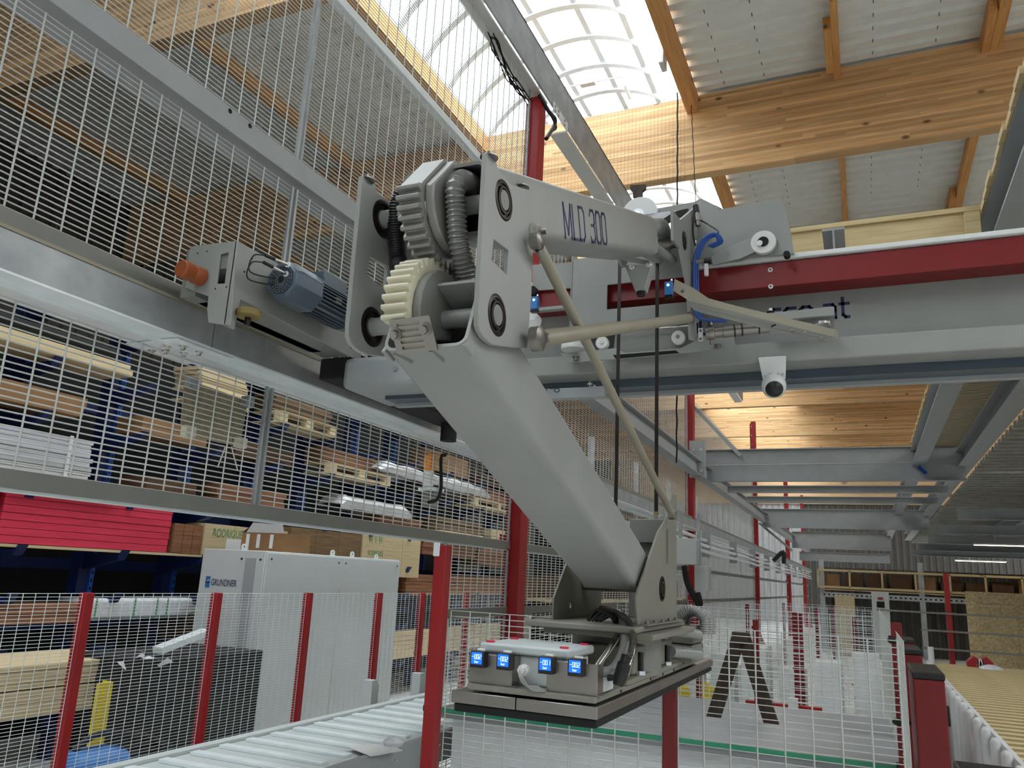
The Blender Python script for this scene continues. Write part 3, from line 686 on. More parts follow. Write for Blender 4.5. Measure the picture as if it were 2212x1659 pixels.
# rounded far end
e0 = U0 + du * 1.30
prof = [(e0.y + du.y * a - du.z * b * 1.0, e0.z + du.z * a + du.y * b) for a, b in ((0, -.051), (.03, -.048), (.055, -.02), (.06, .01), (.05, .04), (.02, .062), (0, .074))]
MB().prism(prof, 'X', -.747, -.579).build('arm_end', 'grey', ua, bevel=.004)
t0 = P(1217, 512, X=-.5775); t1 = P(1330, 542, X=-.5775); top = P(1217, 440, X=-.5775)
stroke_text('lettering', 'MLD 300', 'navy', ua, P(1222, 514, X=-.5778), du, nu, .078, sx=1.0, t=.085, gap=.19)
MB().box(-.70, -.645, 1.19, 1.40, 2.20, 2.27).build('gear_carrier', 'greyd', ra, bevel=.01)
# window in underside and stop cone
q = P(1385, 575, X=-.66)
co = [(x, z) for x, z in xz(2.33, (1352, 578), (1414, 574), (1404, 602), (1396, 630), (1374, 631), (1364, 605))]
MB().prism(co, 'Y', 2.31, 2.35).build('stop_bracket', 'grey', ra, bevel=.003)
q = P(1385, 628, Y=2.33); MB().lathe((q.x, 2.33, q.z), (0, 0, -1), [(0, .014), (.016, .014), (.019, .011)], 20).build('rubber_stop', 'rubber', ra)
mb = MB()
for a, b in ((1365, 577), (1402, 572)): q = P(a, b, Y=2.3); bolt(mb, q, (-.2, -.6, -1), .006)
mb.build('bolt', 'chrome', ra, kind='stuff')
# lower arm
vs, fs, dl, nl = tube_sq(L0, L1, .0, 1.16, .08, -.082, .058)
lo_d = (L1 - L0).normalized()
dF = Vector((0, 2.131 - 1.067, 1.682 - 2.053)).normalized()
A0 = Vector((0, 1.067, 2.053)); A1 = A0 + dF
vs, fs, dl, nl = tube_sq(A0, A1, 0, 1.12, .0785, 0, .138, r=.02)
la = MB().add(shifted(vs, -.6425), fs).build('lower_arm', 'grey', ra)
e1 = A0 + dl * 1.10
prof = [(e1.y + dl.y * a - dl.z * b, e1.z + dl.z * a + dl.y * b) for a, b in ((0, .003), (.04, .0), (.1, .03), (.15, .07), (.16, .1), (.14, .13), (0, .135))]
MB().prism(prof, 'X', -.718, -.567).build('arm_foot', 'grey', la, bevel=.008)
# ears that carry the elbow pin
for x in (-.7205, -.5705):
    ear = []
    c = L0; r = .036
    base0 = A0 + dl * .0; base1 = A0 + dl * .0 + nl * .138
    pts = [(base0.y, base0.z + .0)]
    for k in range(9):
        a = math.radians(200 - 25 * k); pts.append((c.y + r * math.cos(a), c.z + r * math.sin(a)))
    pts += [(base1.y, base1.z), (base1.y + .03, base1.z - .06), (base0.y + .03, base0.z - .01)]
    MB().prism(pts, 'X', x - .003, x + .005).build('pin_ear', 'grey', la, bevel=.002)
MB().cyl((-.80, L0.y, L0.z), (-.55, L0.y, L0.z), .0165, 24).build('elbow_pin', 'grey', ra)
MB().cyl((-.80, U0.y, U0.z), (-.55, U0.y, U0.z), .0165, 24).build('elbow_pin', 'grey', ra)
# gears
def gear(c, R, x0, x1, a0, a1, nt, depth, body_to):
    """toothed sector in the Y-Z plane, angles in degrees from +Y"""
    pts = []
    for i in range(nt):
        for f, r in ((0, -depth), (.12, -depth * .9), (.3, 0), (.42, .12 * depth), (.58, .12 * depth), (.7, 0), (.88, -depth * .9)):
            a = math.radians(a0 + (a1 - a0) * (i + f) / nt); rr = R + r; pts.append((c.y + rr * math.cos(a), c.z + rr * math.sin(a)))
    a = math.radians(a1); pts.append((c.y + (R - depth) * math.cos(a), c.z + (R - depth) * math.sin(a)))
    return MB().prism(pts + body_to, 'X', x0, x1)
q0 = P(869, 470, X=-.72)
up = gear(U0, .1095, -.705, -.660, 178, 300, 13, .011, [(U0.y + .02, U0.z - .02), (U0.y + .04, U0.z + .02), (U0.y + .01, U0.z + .085), (U0.y - .03, U0.z + .085)]).build('upper_gear_sector', 'geargrey', ra, bevel=.0012, label='cast grey upper gear sector')
low = gear(L0, .1095, -.712, -.666, 198, 62, 14, .011, [(L0.y + .03, L0.z), (L0.y, L0.z - .03), (L0.y - .04, L0.z - .03)]).build('lower_gear_sector', 'ivory', ra, bevel=.0012, label='ivory plastic lower gear sector')
MB().prism([(L0.y + .088 * math.cos(a), L0.z + .088 * math.sin(a)) for a in [math.radians(198 - k * 17) for k in range(9)]] + [(L0.y + .03, L0.z - .03), (L0.y - .04, L0.z - .05)], 'X', -.6655, -.650).build('gear_web', 'greyd', low, bevel=.003)
MB().prism([(U0.y + .09 * math.cos(a), U0.z + .09 * math.sin(a)) for a in [math.radians(178 + k * 15) for k in range(9)]] + [(U0.y + .04, U0.z + .02), (U0.y - .02, U0.z + .085)], 'X', -.6595, -.642).build('gear_web', 'geargrey', up, bevel=.003)
# ribbed aluminium block over the upper gear
tb = [P(869, 442, X=-.706), P(918, 436, X=-.659), P(972, 367, X=-.648), P(927, 371, X=-.69)]
blk = MB().add([tuple(p) for p in tb] + [tuple(p + Vector((0, .012, -.02))) for p in tb], [(0, 1, 2, 3), (4, 5, 6, 7), (0, 1, 5, 4), (1, 2, 6, 5), (2, 3, 7, 6), (3, 0, 4, 7)]).build('ribbed_cover', 'alu', ra, bevel=.001, label='bright ribbed aluminium cover on the upper gear')
mb = MB()
for k in (.2, .4, .6, .8):
    a = tb[0].lerp(tb[1], k) + Vector((0, -.001, .001)); b = tb[3].lerp(tb[2], k) + Vector((0, -.001, .001)); mb.wire(a, b, .0012)
mb.build('rib', 'alu', blk, kind='stuff')
# slotted clamp plate at the elbow foot
sp4 = [P(840, 692, Y=1.035), P(927, 681, Y=1.035), P(942, 762, Y=1.06), P(858, 765, Y=1.06)]
ctr = sum(sp4, Vector()) / 4; ux = (sp4[1] - sp4[0]).normalized(); uy = (sp4[3] - sp4[0]); H = uy.length; uy.normalize(); W = (sp4[1] - sp4[0]).length; un_ = ux.cross(uy)
def onp(u, v, t=0): return sp4[0] + ux * (u * W) + uy * (v * H) + un_ * t
def flat(mb, pts, holes, t0, t1):
    loops = [pts] + holes; fl_ = [p for l in loops for p in l]; tri = tessellate_polygon([[Vector((p[0], p[1], 0)) for p in l] for l in loops]); n = len(fl_)
    vs = [onp(p[0], p[1], t0) for p in fl_] + [onp(p[0], p[1], t1) for p in fl_]; fs = [tuple(t) for t in tri] + [tuple(i + n for i in t) for t in tri]; k = 0
    for l in loops:
        m = len(l); fs += [(k + i, k + (i + 1) % m, k + (i + 1) % m + n, k + i + n) for i in range(m)]; k += m
    return mb.add(vs, fs)
slots = [[(.16, .13 + .17 * k), (.72, .13 + .17 * k), (.72, .21 + .17 * k), (.16, .21 + .17 * k)] for k in range(5)]
cp = flat(MB(), [(0, 0), (1, 0), (1, 1), (0, 1)], slots, 0, .004).build('slotted_plate', 'steel', ra, smooth=False, label='small slotted steel plate with two bolts')
mb = flat(MB(), [(.1, .05), (.9, .05), (.9, .95), (.1, .95)], [], .006, .012)
mb.build('liner', 'ivory', cp, smooth=False)
for u, v in ((.09, .42), (.83, .38)):
    mb = MB(); bolt(mb, onp(u, v, 0), -un_, .0075, .008); mb.build('bolt', 'steel', cp)
for a, b, c, d in ((852, 765, 888, 785), (930, 758, 956, 782)):
    q0, q1 = P(a, b, Y=1.075), P(c, d, Y=1.10); MB().bar(q0, q1, .008, .004).build('weld_strip', 'grey', la)
# hoses at the elbow
hp = [(-.66, 1.28, 2.42), P(1010, 392, X=-.63), P(985, 400, X=-.62), P(985, 450, X=-.62), P(990, 520, X=-.62), P(1006, 590, X=-.62), P(1018, 650, X=-.62), P(1024, 700, X=-.62) + Vector((0, .05, 0))]
ribbed(MB(), hp, .0155, .0085, .0035, 14).build('ribbed_hose', 'hosed', ra)
hp = [(-.74, 1.28, 2.42), P(888, 410, X=-.75), P(862, 440, X=-.765), P(856, 500, X=-.77), P(860, 560, X=-.765), P(868, 600, X=-.75), (-.74, 1.22, 2.15)]
ribbed(MB(), hp, .015, .005, .002, 14).build('black_hose', 'black', ra)
hp = [(-.62, 2.42, 2.86), (-.62, 2.55, 2.93), (-.63, 2.7, 2.99), (-.66, 2.9, 3.0)]
ribbed(MB(), hp, .024, .012, .004, 14).build('ribbed_hose', 'hose', ra)
for k in range(3):
    MB().cyl((-.6 - .05 * k, 2.40, 2.80 - .02 * k), (-.6 - .05 * k, 2.75, 2.88), .014 - .002 * k).build('tie_tube', 'grey', ra)
# tie rods
def rod(p0, p1, r, lab):
    p0, p1 = Vector(p0), Vector(p1); d = (p1 - p0).normalized()
    t = MB().lathe(p0, d, [(0, r * .6), (.02, r * .6), (.024, r * .9), (.034, r * 1.02), ((p1 - p0).length - .03, r * 1.02), ((p1 - p0).length - .02, r * .7), ((p1 - p0).length, r * .6)], 20).build('tie_rod', 'tan', ra, label=lab)
    MB().lathe(p0 + d * .018, d, [(0, r * 1.0), (.014, r * 1.0)], 6).build('lock_nut', 'steel', t)
    for p in (p0, p1):
        MB().lathe(p - Vector((.012, 0, 0)), (1, 0, 0), [(0, r * .9), (.003, r * 1.5), (.02, r * 1.5), (.023, r * .9)], 20).build('ball_joint', 'steel', t)
    return t
rod(P(1158, 520, X=-.53), P(1452, 1112, X=-.53), .0105, 'thin slanting tie rod')
rod(P(1160, 732, X=-.525), P(1492, 687, X=-.525), .0155, 'thick level tie rod')
q = P(1160, 502, X=-.54)
mb = MB().cyl((-.552, q.y, q.z), (-.545, q.y, q.z), .019, 28); b_ = mb.build('large_washer', 'chrome', ra)
mb = MB().lathe((-.545, q.y, q.z), (1, 0, 0), [(0, .013), (.012, .0125)], 6); mb.build('nut', 'chrome', b_); MB().cyl((-.535, q.y, q.z), (-.52, q.y, q.z), .006).build('stud', 'steel', b_)
# ================================================================ SHOULDER BRACKET, TROLLEY
ty = thing('trolley', (-.7, 2.9, 2.7), 'light grey trolley frame with rollers riding on the gantry girder', 'trolley')
sb = yz(-.55, (1454, 454), (1470, 475), (1517, 435), (1519, 470), (1503, 520), (1500, 560), (1502, 600), (1506, 739), (1493, 733), (1490, 665), (1484, 608), (1470, 537), (1455, 519))
br = MB().prism(sb, 'X', -.56, -.55).build('shoulder_plate', 'grey', ty, bevel=.001)
q = P(1478, 520, X=-.55)
MB().lathe((-.552, q.y, q.z), (1, 0, 0), [(0, .036), (.004, .036), (.004, .030), (.002, .029), (.002, .024), (.006, .023), (.006, .016), (.003, .015), (.003, 0)], 32).build('bearing', 'ring', br)
MB().prism(circ((2.70, 2.925), .07, 20), 'X', -.79, -.78).build('shoulder_plate', 'grey', ty, bevel=.001)
MB().cyl((-.79, 2.70, 2.925), (-.55, 2.70, 2.925), .02, 24).build('shoulder_pin', 'steel', ty)
Yf = 2.955
fo = xz(Yf, (1236, 560), (1420, 540), (1503, 560), (1508, 700), (1246, 715))
fo = [(fo[0][0], fo[0][1]), (fo[2][0], fo[0][1]), (fo[3][0], fo[4][1] - .005), (fo[0][0], fo[4][1] - .005)]
hl = xz(Yf, (1312, 615), (1500, 595), (1500, 655), (1312, 668))
hl = [(hl[0][0], hl[0][1]), (hl[2][0] - .02, hl[0][1]), (hl[2][0] - .02, hl[3][1]), (hl[0][0], hl[3][1])]
MB().prism(fo, 'Y', Yf, Yf + .01, [hl]).build('front_frame', 'grey', ty, bevel=.002)
MB().box(fo[0][0] - .004, fo[0][0] + .006, Yf - .0, Yf + .05, fo[2][1], fo[0][1] + .05).build('side_flange', 'grey', ty, bevel=.002)
# big rounded plate right
rp = xz(2.97, (1500, 452), (1517, 437), (1535, 440), (1555, 452), (1610, 442), (1668, 430), (1685, 433), (1696, 445), (1702, 465), (1714, 535), (1715, 548), (1620, 557), (1600, 563), (1520, 572), (1505, 560))
rpl = MB().prism(rp, 'Y', 2.97, 2.98).build('round_cornered_plate', 'grey', ty, bevel=.002)
lp_ = xz(2.98, (1150, 572), (1240, 566), (1240, 622), (1150, 628))
MB().prism(lp_, 'Y', 2.98, 2.99).build('left_plate', 'grey', ty, bevel=.002)
q = P(1650, 527, Y=2.962)
w_ = MB().cyl((q.x, 2.962, q.z), (q.x, 2.94, q.z), .047, 40).build('large_roller', 'white', ty, bevel=.002)
MB().cyl((q.x, 2.94, q.z), (q.x, 2.936, q.z), .02, 28).build('roller_cap', 'rubber', w_)
q = P(1641, 525, Y=2.93); MB().lathe((q.x, 2.938, q.z), (0, -1, 0), [(0, .013), (.01, .012)], 6).build('hub_nut', 'chrome', w_)
mb = MB().prism(xz(2.95, (1535, 557), (1610, 520), (1640, 512), (1652, 520), (1650, 537), (1600, 560), (1540, 575)), 'Y', 2.942, 2.95); mb.build('roller_lever', 'grey', ty, bevel=.002)
q = P(1700, 550, Y=2.95); MB().cyl((q.x, 2.96, q.z - .004), (q.x, 2.93, q.z - .004), .012).build('small_roller', 'rubber', ty)
q = P(1175, 612, Y=2.96); MB().cyl((q.x - .05, 2.98, q.z - .03), (q.x - .05, 2.95, q.z - .03), .02).build('small_roller', 'rubber', ty)
MB().box(P(1150, 630, Y=2.95).x, fo[0][0], 2.93, 2.96, 2.795, 2.81).build('left_ledge', 'grey', ty, bevel=.002)
# lower roller plate
lr = xz(2.90, (1213, 768), (1207, 748), (1330, 733), (1345, 700), (1490, 686), (1505, 733), (1528, 720), (1583, 722), (1592, 755), (1540, 762), (1330, 775), (1240, 783))
lr = xz(2.90, (1226, 783), (1209, 763), (1330, 752), (1350, 762), (1470, 752), (1498, 738), (1505, 728), (1583, 722), (1590, 750), (1500, 760), (1400, 770), (1300, 778))
sl = xz(2.90, (1324, 767), (1460, 757), (1468, 763), (1330, 775))
MB().prism(lr, 'Y', 2.90, 2.908).build('lower_plate', 'grey', ty, bevel=.0015)
MB().prism(sl, 'Y', 2.8985, 2.902).build('slot', 'dark', ty, smooth=False)
mid = xz(2.93, (1330, 714), (1345, 705), (1495, 697), (1495, 752), (1350, 764), (1325, 752))
MB().prism(mid, 'Y', 2.93, 2.94).build('roller_carrier', 'greyd', ty, bevel=.002)
MB().tube([P(1300, 718, Y=2.90), P(1500, 702, Y=2.90)], .004, 8).build('guide_bar', 'chrome', ty)
for a, b in ((1303, 743), (1467, 731)):
    q = P(a, b, Y=2.925); w_ = MB().lathe((q.x, 2.93, q.z), (0, -1, 0), [(0, .024), (.004, .027), (.022, .027), (.026, .023)], 32).build('white_roller', 'white', ty)
    MB().lathe((q.x, 2.904, q.z), (0, -1, 0), [(0, .009), (.006, .008)], 6).build('roller_bolt', 'chrome', w_)
q = P(1240, 745, Y=2.92); w_ = MB().lathe((q.x, 2.92, q.z - .022), (0, 0, 1), [(0, .052), (.02, .053), (.036, .048), (.04, .044)], 36).build('flat_roller', 'white', ty)
q = P(1245, 776, Y=2.9); MB().lathe((q.x, 2.893, q.z + .01), (0, 0, -1), [(0, .014), (.003, .014), (.003, .010), (.018, .010)], 12).build('plate_bolt', 'steel', ty)
q = P(1551, 752, Y=2.9); MB().lathe((q.x, 2.893, q.z + .012), (0, 0, -1), [(0, .012), (.003, .012), (.003, .009), (.016, .009)], 12).build('plate_bolt', 'steel', ty)
# round balancer disc
q = P(1382, 463, Y=3.05)
bd = thing('balancer_disc', q, 'round pale disc with zinc washer and dark clamp above the trolley', 'disc')
MB().cyl((q.x, 3.04, q.z), (q.x, 3.07, q.z), .078, 48).build('disc', 'white', bd, bevel=.003)
q2 = P(1377, 462, Y=3.03); MB().cyl((q2.x, 3.04, q2.z), (q2.x, 3.034, q2.z), .027, 32).build('washer', 'galvl', bd); MB().lathe((q2.x, 3.034, q2.z), (0, -1, 0), [(0, .012), (.01, .0115)], 6).build('nut', 'chrome', bd)
cl = xz(3.05, (1362, 402), (1396, 400), (1394, 410), (1388, 415), (1388, 428), (1368, 428), (1368, 415), (1362, 411)); MB().prism(cl, 'Y', 3.04, 3.06).build('clamp_knob', 'oldwood', bd, bevel=.002)
# dark band behind the shoulder
db = bezier([P(1380, 480, X=-.7), P(1415, 462, X=-.7), P(1455, 455, X=-.7), P(1500, 450, X=-.7)], 12)
mb = MB(); vs = []
for p in db:
    for dx, dz in ((-.07, 0), (.09, 0), (.09, -.035), (-.07, -.035)): vs.append(p + Vector((dx, 0, dz)))
mb.add(vs, [(4 * k + a, 4 * k + (a + 1) % 4, 4 * k + 4 + (a + 1) % 4, 4 * k + 4 + a) for k in range(len(db) - 1) for a in range(4)])
tag(mb.build('cable_chain', 'black'), 'flat black cable chain curving over the shoulder of the arm', 'cable chain')
cov = xz(3.1, (1395, 468), (1420, 452), (1500, 438), (1515, 430), (1560, 452), (1500, 470)); tag(MB().prism(cov, 'Y', 3.09, 3.1).build('rear_cover', 'grey', bevel=.002), 'grey cover sheet behind the black cable chain', 'cover')
# sensor arm
bp = [(1458, 600), (1460, 600), (1492, 640), (1530, 648), (1810, 711)]
a0 = P(1462, 622, Y=2.66); sa = thing('sensor_bracket', a0, 'long beige bent bracket arm in front of the girder', 'bracket')
v1 = [P(1457, 602, Y=2.64), P(1486, 617, Y=2.66), P(1486, 648, Y=2.66), P(1454, 628, Y=2.64)]
MB().add([tuple(p) for p in v1] + [tuple(p + Vector((0, .004, 0))) for p in v1], [(0, 1, 2, 3), (4, 5, 6, 7), (0, 1, 5, 4), (1, 2, 6, 5), (2, 3, 7, 6), (3, 0, 4, 7)]).build('bent_tab', 'tan', sa, bevel=.0008)
tp = [P(1486, 617, Y=2.66), P(1495, 620, Y=2.665), P(1530, 644, Y=2.68), P(1580, 658, Y=2.70), P(1806, 712, Y=2.78), P(1812, 722, Y=2.78)]
lw = [P(1486, 648, Y=2.66), P(1486, 649, Y=2.66), P(1530, 660, Y=2.68), P(1580, 673, Y=2.70), P(1800, 727, Y=2.78), P(1810, 730, Y=2.78)]
n = len(tp); vs = tp + lw + [p + Vector((0, .05, -.002)) for p in lw] 
MB().add([tuple(p) for p in vs], [(i, i + 1, n + i + 1, n + i) for i in range(n - 1)]).build('upper_flange', 'tan', sa, smooth=False)
bw = [P(1486, 649, Y=2.66), P(1600, 677, Y=2.705), P(1800, 727, Y=2.78), P(1811, 724, Y=2.78), P(1800, 733, Y=2.78), P(1785, 737, Y=2.78), P(1765, 736, Y=2.78), P(1740, 731, Y=2.77), P(1520, 677, Y=2.68), P(1500, 670, Y=2.67), P(1490, 660, Y=2.665)]
n = len(bw); MB().add([tuple(p + Vector((0, .001, 0))) for p in bw] + [tuple(p + Vector((0, .005, 0))) for p in bw], [tuple(range(n)), tuple(range(2 * n - 1, n - 1, -1))] + [(i, (i + 1) % n, n + (i + 1) % n, n + i) for i in range(n)]).build('web_plate', 'greyd', sa, smooth=False)
mb = MB()
for a, b in ((1519, 668), (1671, 704)): q = P(a, b, Y=2.69 + (a - 1519) * .00028); mb.tube([q + Vector((-.008, -.003, -.003)), q + Vector((.008, -.003, .003))], .003, 6)
mb.build('slot', 'dark', sa, kind='stuff')
mb = MB()
for a, b in ((1474, 628), (1711, 714), (1739, 719), (1775, 730)): q = P(a, b, Y=2.65 + (a - 1474) * .0004); bolt(mb, q, (0, -1, 0), .0045)
mb.build('screw', 'steel', sa, kind='stuff')
def sensor(a, b, Y, lab):
    c = P(a, b, Y=Y); s_ = thing('light_sensor', c, lab, 'sensor')
    MB().box(c.x - .013, c.x + .014, Y, Y + .025, c.z - .028, c.z + .022).build('housing', 'sensor', s_, bevel=.002)
    MB().box(c.x - .014, c.x + .016, Y + .002, Y + .022, c.z - .04, c.z - .029).build('dark_base', 'ring', s_, bevel=.001)
    MB().lathe((c.x, Y, c.z + .008), (0, -1, 0), [(0, .005), (.003, .004)], 16).build('lit_lamp', 'led', s_)
    mb = MB(); bolt(mb, (c.x + .01, Y + .01, c.z + .024), (0, 0, 1), .004); mb.build('screw', 'chrome', s_)
sensor(1443, 620, 2.62, 'blue light sensor with lit lamp at the tip of the sensor arm')
sensor(1153, 652, 2.62, 'blue light sensor with lit lamp just right of the elbow plate')
MB().tube(bezier([P(1156, 670, Y=2.63), P(1156, 690, Y=2.64), P(1150, 700, Y=2.66)], 8), .003, 6)
rb = P(1152, 700, Y=2.7); tag(MB().lathe(rb, (.3, -1, .4), [(0, .03), (.02, .034), (.05, .02)], 20).build('white_cup', 'white'), 'white plastic cup below the left light sensor', 'cup')
# pneumatic cylinder
c0, c1 = P(1524, 721, Y=2.80), P(1660, 706, Y=2.84); d_ = (c1 - c0).normalized()
ac = thing('air_cylinder', c0, 'steel air cylinder with black clamp bands under the sensor arm', 'cylinder')
MB().lathe(c0, d_, [(0, .022), (.012, .026), (.03, .026), (.032, .020), (.06, .020), (.062, .0225), ((c1 - c0).length, .0225)], 28).build('barrel', 'steel', ac)
for a in (1585, 1601, 1637):
    k = (a - 1524) / 136; p = c0.lerp(c1, k); MB().lathe(p, d_, [(0, .0235), (.006, .0235)], 24).build('band', 'black', ac)
for dz in (.03, -.03): MB().cyl(c0 + Vector((.02, 0, dz)), c0 + Vector((.02, 0, dz * 1.4)), .006).build('fitting', 'steel', ac)
pp = c0 + Vector((-.022, -.01, 0)); tg = MB().box(pp.x - .002, pp.x + .014, pp.y, pp.y + .003, pp.z - .03, pp.z + .02).build('end_tag', 'white', ac)
for dz in (-.022, .01): MB().cyl((pp.x + .006, pp.y, pp.z + dz), (pp.x + .006, pp.y - .003, pp.z + dz), .005).build('tag_screw', 'steel', tg)
gb = xz(2.92, (1535, 700), (1802, 666), (1805, 715), (1540, 735)); pl_ = thing('guide_housing', P(1700, 690, Y=2.92), 'pale sheet housing with chrome roller behind the sensor arm', 'housing')
MB().prism(xz(2.92, (1660, 680), (1802, 666), (1803, 684), (1660, 697)), 'Y', 2.90, 2.92).build('top_sheet', 'grey', pl_, bevel=.001)
MB().prism(xz(2.93, (1660, 697), (1803, 684), (1805, 716), (1660, 725)), 'Y', 2.925, 2.93).build('back_sheet', 'greyd', pl_, bevel=.001)
q = P(1775, 697, Y=2.88); MB().lathe((q.x, 2.9, q.z - .01), (0, 0, 1), [(0, .03), (.004, .038), (.012, .038), (.016, .03)], 32).build('chrome_roller', 'chrome', pl_)
q = P(1664, 670, Y=2.92); vv = tag(MB().lathe((q.x, 2.93, q.z - .03), (0, 0, 1), [(0, .01), (.022, .01), (.024, .014), (.028, .014)], 16).build('valve_stub', 'black'), 'small black valve stub with white cap beside the lettering', 'valve')
MB().lathe((q.x, 2.93, q.z - .002), (0, 0, 1), [(0, .008), (.012, .006)], 12).build('white_cap', 'white', vv)
# blue air hoses
for k in range(3):
    o = Vector((.006 * k, .008 * k, 0))
    pts = [P(1549, 512, Y=2.86), P(1540, 505, Y=2.85), P(1515, 520, Y=2.84), P(1500, 560, Y=2.83), P(1499, 620, Y=2.83), P(1502, 675, Y=2.83), P(1520, 690, Y=2.85), P(1560, 692, Y=2.88)]
    pts = [p + o for p in pts]
    tag(MB().tube(bezier([P(1530, 532, Y=2.87) + o, P(1550, 522, Y=2.87) + o] + pts, 60), .0052, 8).build('air_hose', 'blue'), ['front', 'middle', 'rear'][k] + ' one of three blue air hoses running down the shoulder plate', 'hose', 'blue air hoses')
f1 = P(1508, 488, Y=2.86); ft = tag(MB().lathe(f1, (-.1, 0, 1), [(0, .01), (.02, .01), (.02, .013), (.05, .013), (.052, .008), (.06, .008)], 16).build('hose_fitting', 'steel'), 'steel hose fitting above the blue air hoses', 'fitting')
MB().lathe(f1 + Vector((-.006, 0, .058)), (-.1, 0, 1), [(0, .012), (.03, .011), (.035, .006)], 16).build('black_plug', 'black', ft)
tag(MB().tube(bezier([P(1500, 452, Y=2.85), P(1497, 500, Y=2.84), P(1502, 530, Y=2.84)], 12), .004, 6).build('cable', 'black'), 'black cable tied along the shoulder plate notch', 'cable')
tag(MB().tube(bezier([P(1512, 475, Y=2.9), P(1530, 485, Y=2.9), P(1552, 502, Y=2.88), P(1520, 512, Y=2.86)], 16), .003, 6).build('cable', 'black'), 'thin black cable looping from the rounded plate to the blue hoses', 'cable')
f2 = P(1490, 568, Y=2.84); fb = tag(MB().cyl(f2, f2 + Vector((.06, 0, .002)), .008).build('brass_valve', 'tan'), 'small brass valve fixed across the blue hoses', 'valve')
MB().box(f2.x + .055, f2.x + .07, f2.y - .008, f2.y + .008, f2.z - .06, f2.z - .012).build('white_tag', 'white', fb, bevel=.002); MB().cyl(f2 + Vector((.055, 0, 0)), f2 + Vector((.08, 0, 0)), .012).build('black_knob', 'black', fb)
# hanging straps
for k, a in enumerate((1337, 1418)):
    t = P(a - (-2), 560, Y=2.72); b = P(a, 1105, Y=2.72)
    hs = thing('hanging_strap', b, ['left dark vertical strap hanging from the arm to the gripper mast', 'right dark vertical strap hanging from the arm to the gripper mast'][k], 'strap')
    MB().bar((t.x, t.y, t.z), (t.x, t.y, b.z), .013, .003).build('strap', 'ring', hs, smooth=False)
    MB().bar((t.x, t.y, b.z), (t.x, t.y, b.z - .012), .016, .006).build('yellow_ferrule', 'yellowpu', hs)
    MB().bar((t.x, t.y, b.z - .012), (t.x, t.y, b.z - .05), .013, .005).build('steel_end', 'steel', hs)

# ================================================================ VACUUM GRIPPER
X0, X1, Y0 = -.93, -.5625, 1.8
Y1 = P(1540, 1433, X=X1).y; zp = 1.424
vg = thing('vacuum_gripper', (-.745, 2.3, 1.4), 'long vacuum gripper plate with black foam and four lit pressure gauges', 'gripper')
MB().box(X0, -.762, Y0, Y1, zp - .027, zp).build('side_profile', 'steel', vg, bevel=.002)
MB().box(-.760, X1, Y0, Y1, zp - .027, zp).build('side_profile', 'steel', vg, bevel=.002)
MB().box(X0 + .006, X1 - .004, Y0 + .005, Y1 - .005, zp - .047, zp - .027).build('foam_mat', 'rubber', vg, bevel=.004)
MB().box(X0 + .04, X1 - .004, Y0 - .0, Y1 - .28, zp + .006, zp + .02).build('base_plate', 'cream', vg, bevel=.003)
MB().box(X0 + .07, X1 - .06, Y0 + .05, Y1 - .1, zp, zp + .006).build('spacer', 'dark', vg, smooth=False)
mb = MB()
for y in (2.0, 2.3, 2.45, 2.6): mb.cyl((X1 - .004, y, zp + .013), (X1 - .0015, y, zp + .013), .0035, 10)
mb.build('drill_hole', 'ring', vg, kind='stuff')
# enclosure
zb_ = zp + .02
MB().box(-.875, -.66, 1.86, 2.03, zb_, 1.513).build('enclosure_body', 'cab', vg, bevel=.006)
lid = MB().box(-.885, -.65, 1.848, 2.045, 1.514, 1.536).build('enclosure_lid', 'cab', vg, bevel=.006)
for x, y in ((-.865, 1.87), (-.67, 1.87), (-.865, 2.02), (-.67, 2.02)):
    MB().cyl((x, y, 1.536), (x, y, 1.540), .011, 20).build('red_cap', 'redboard', lid)
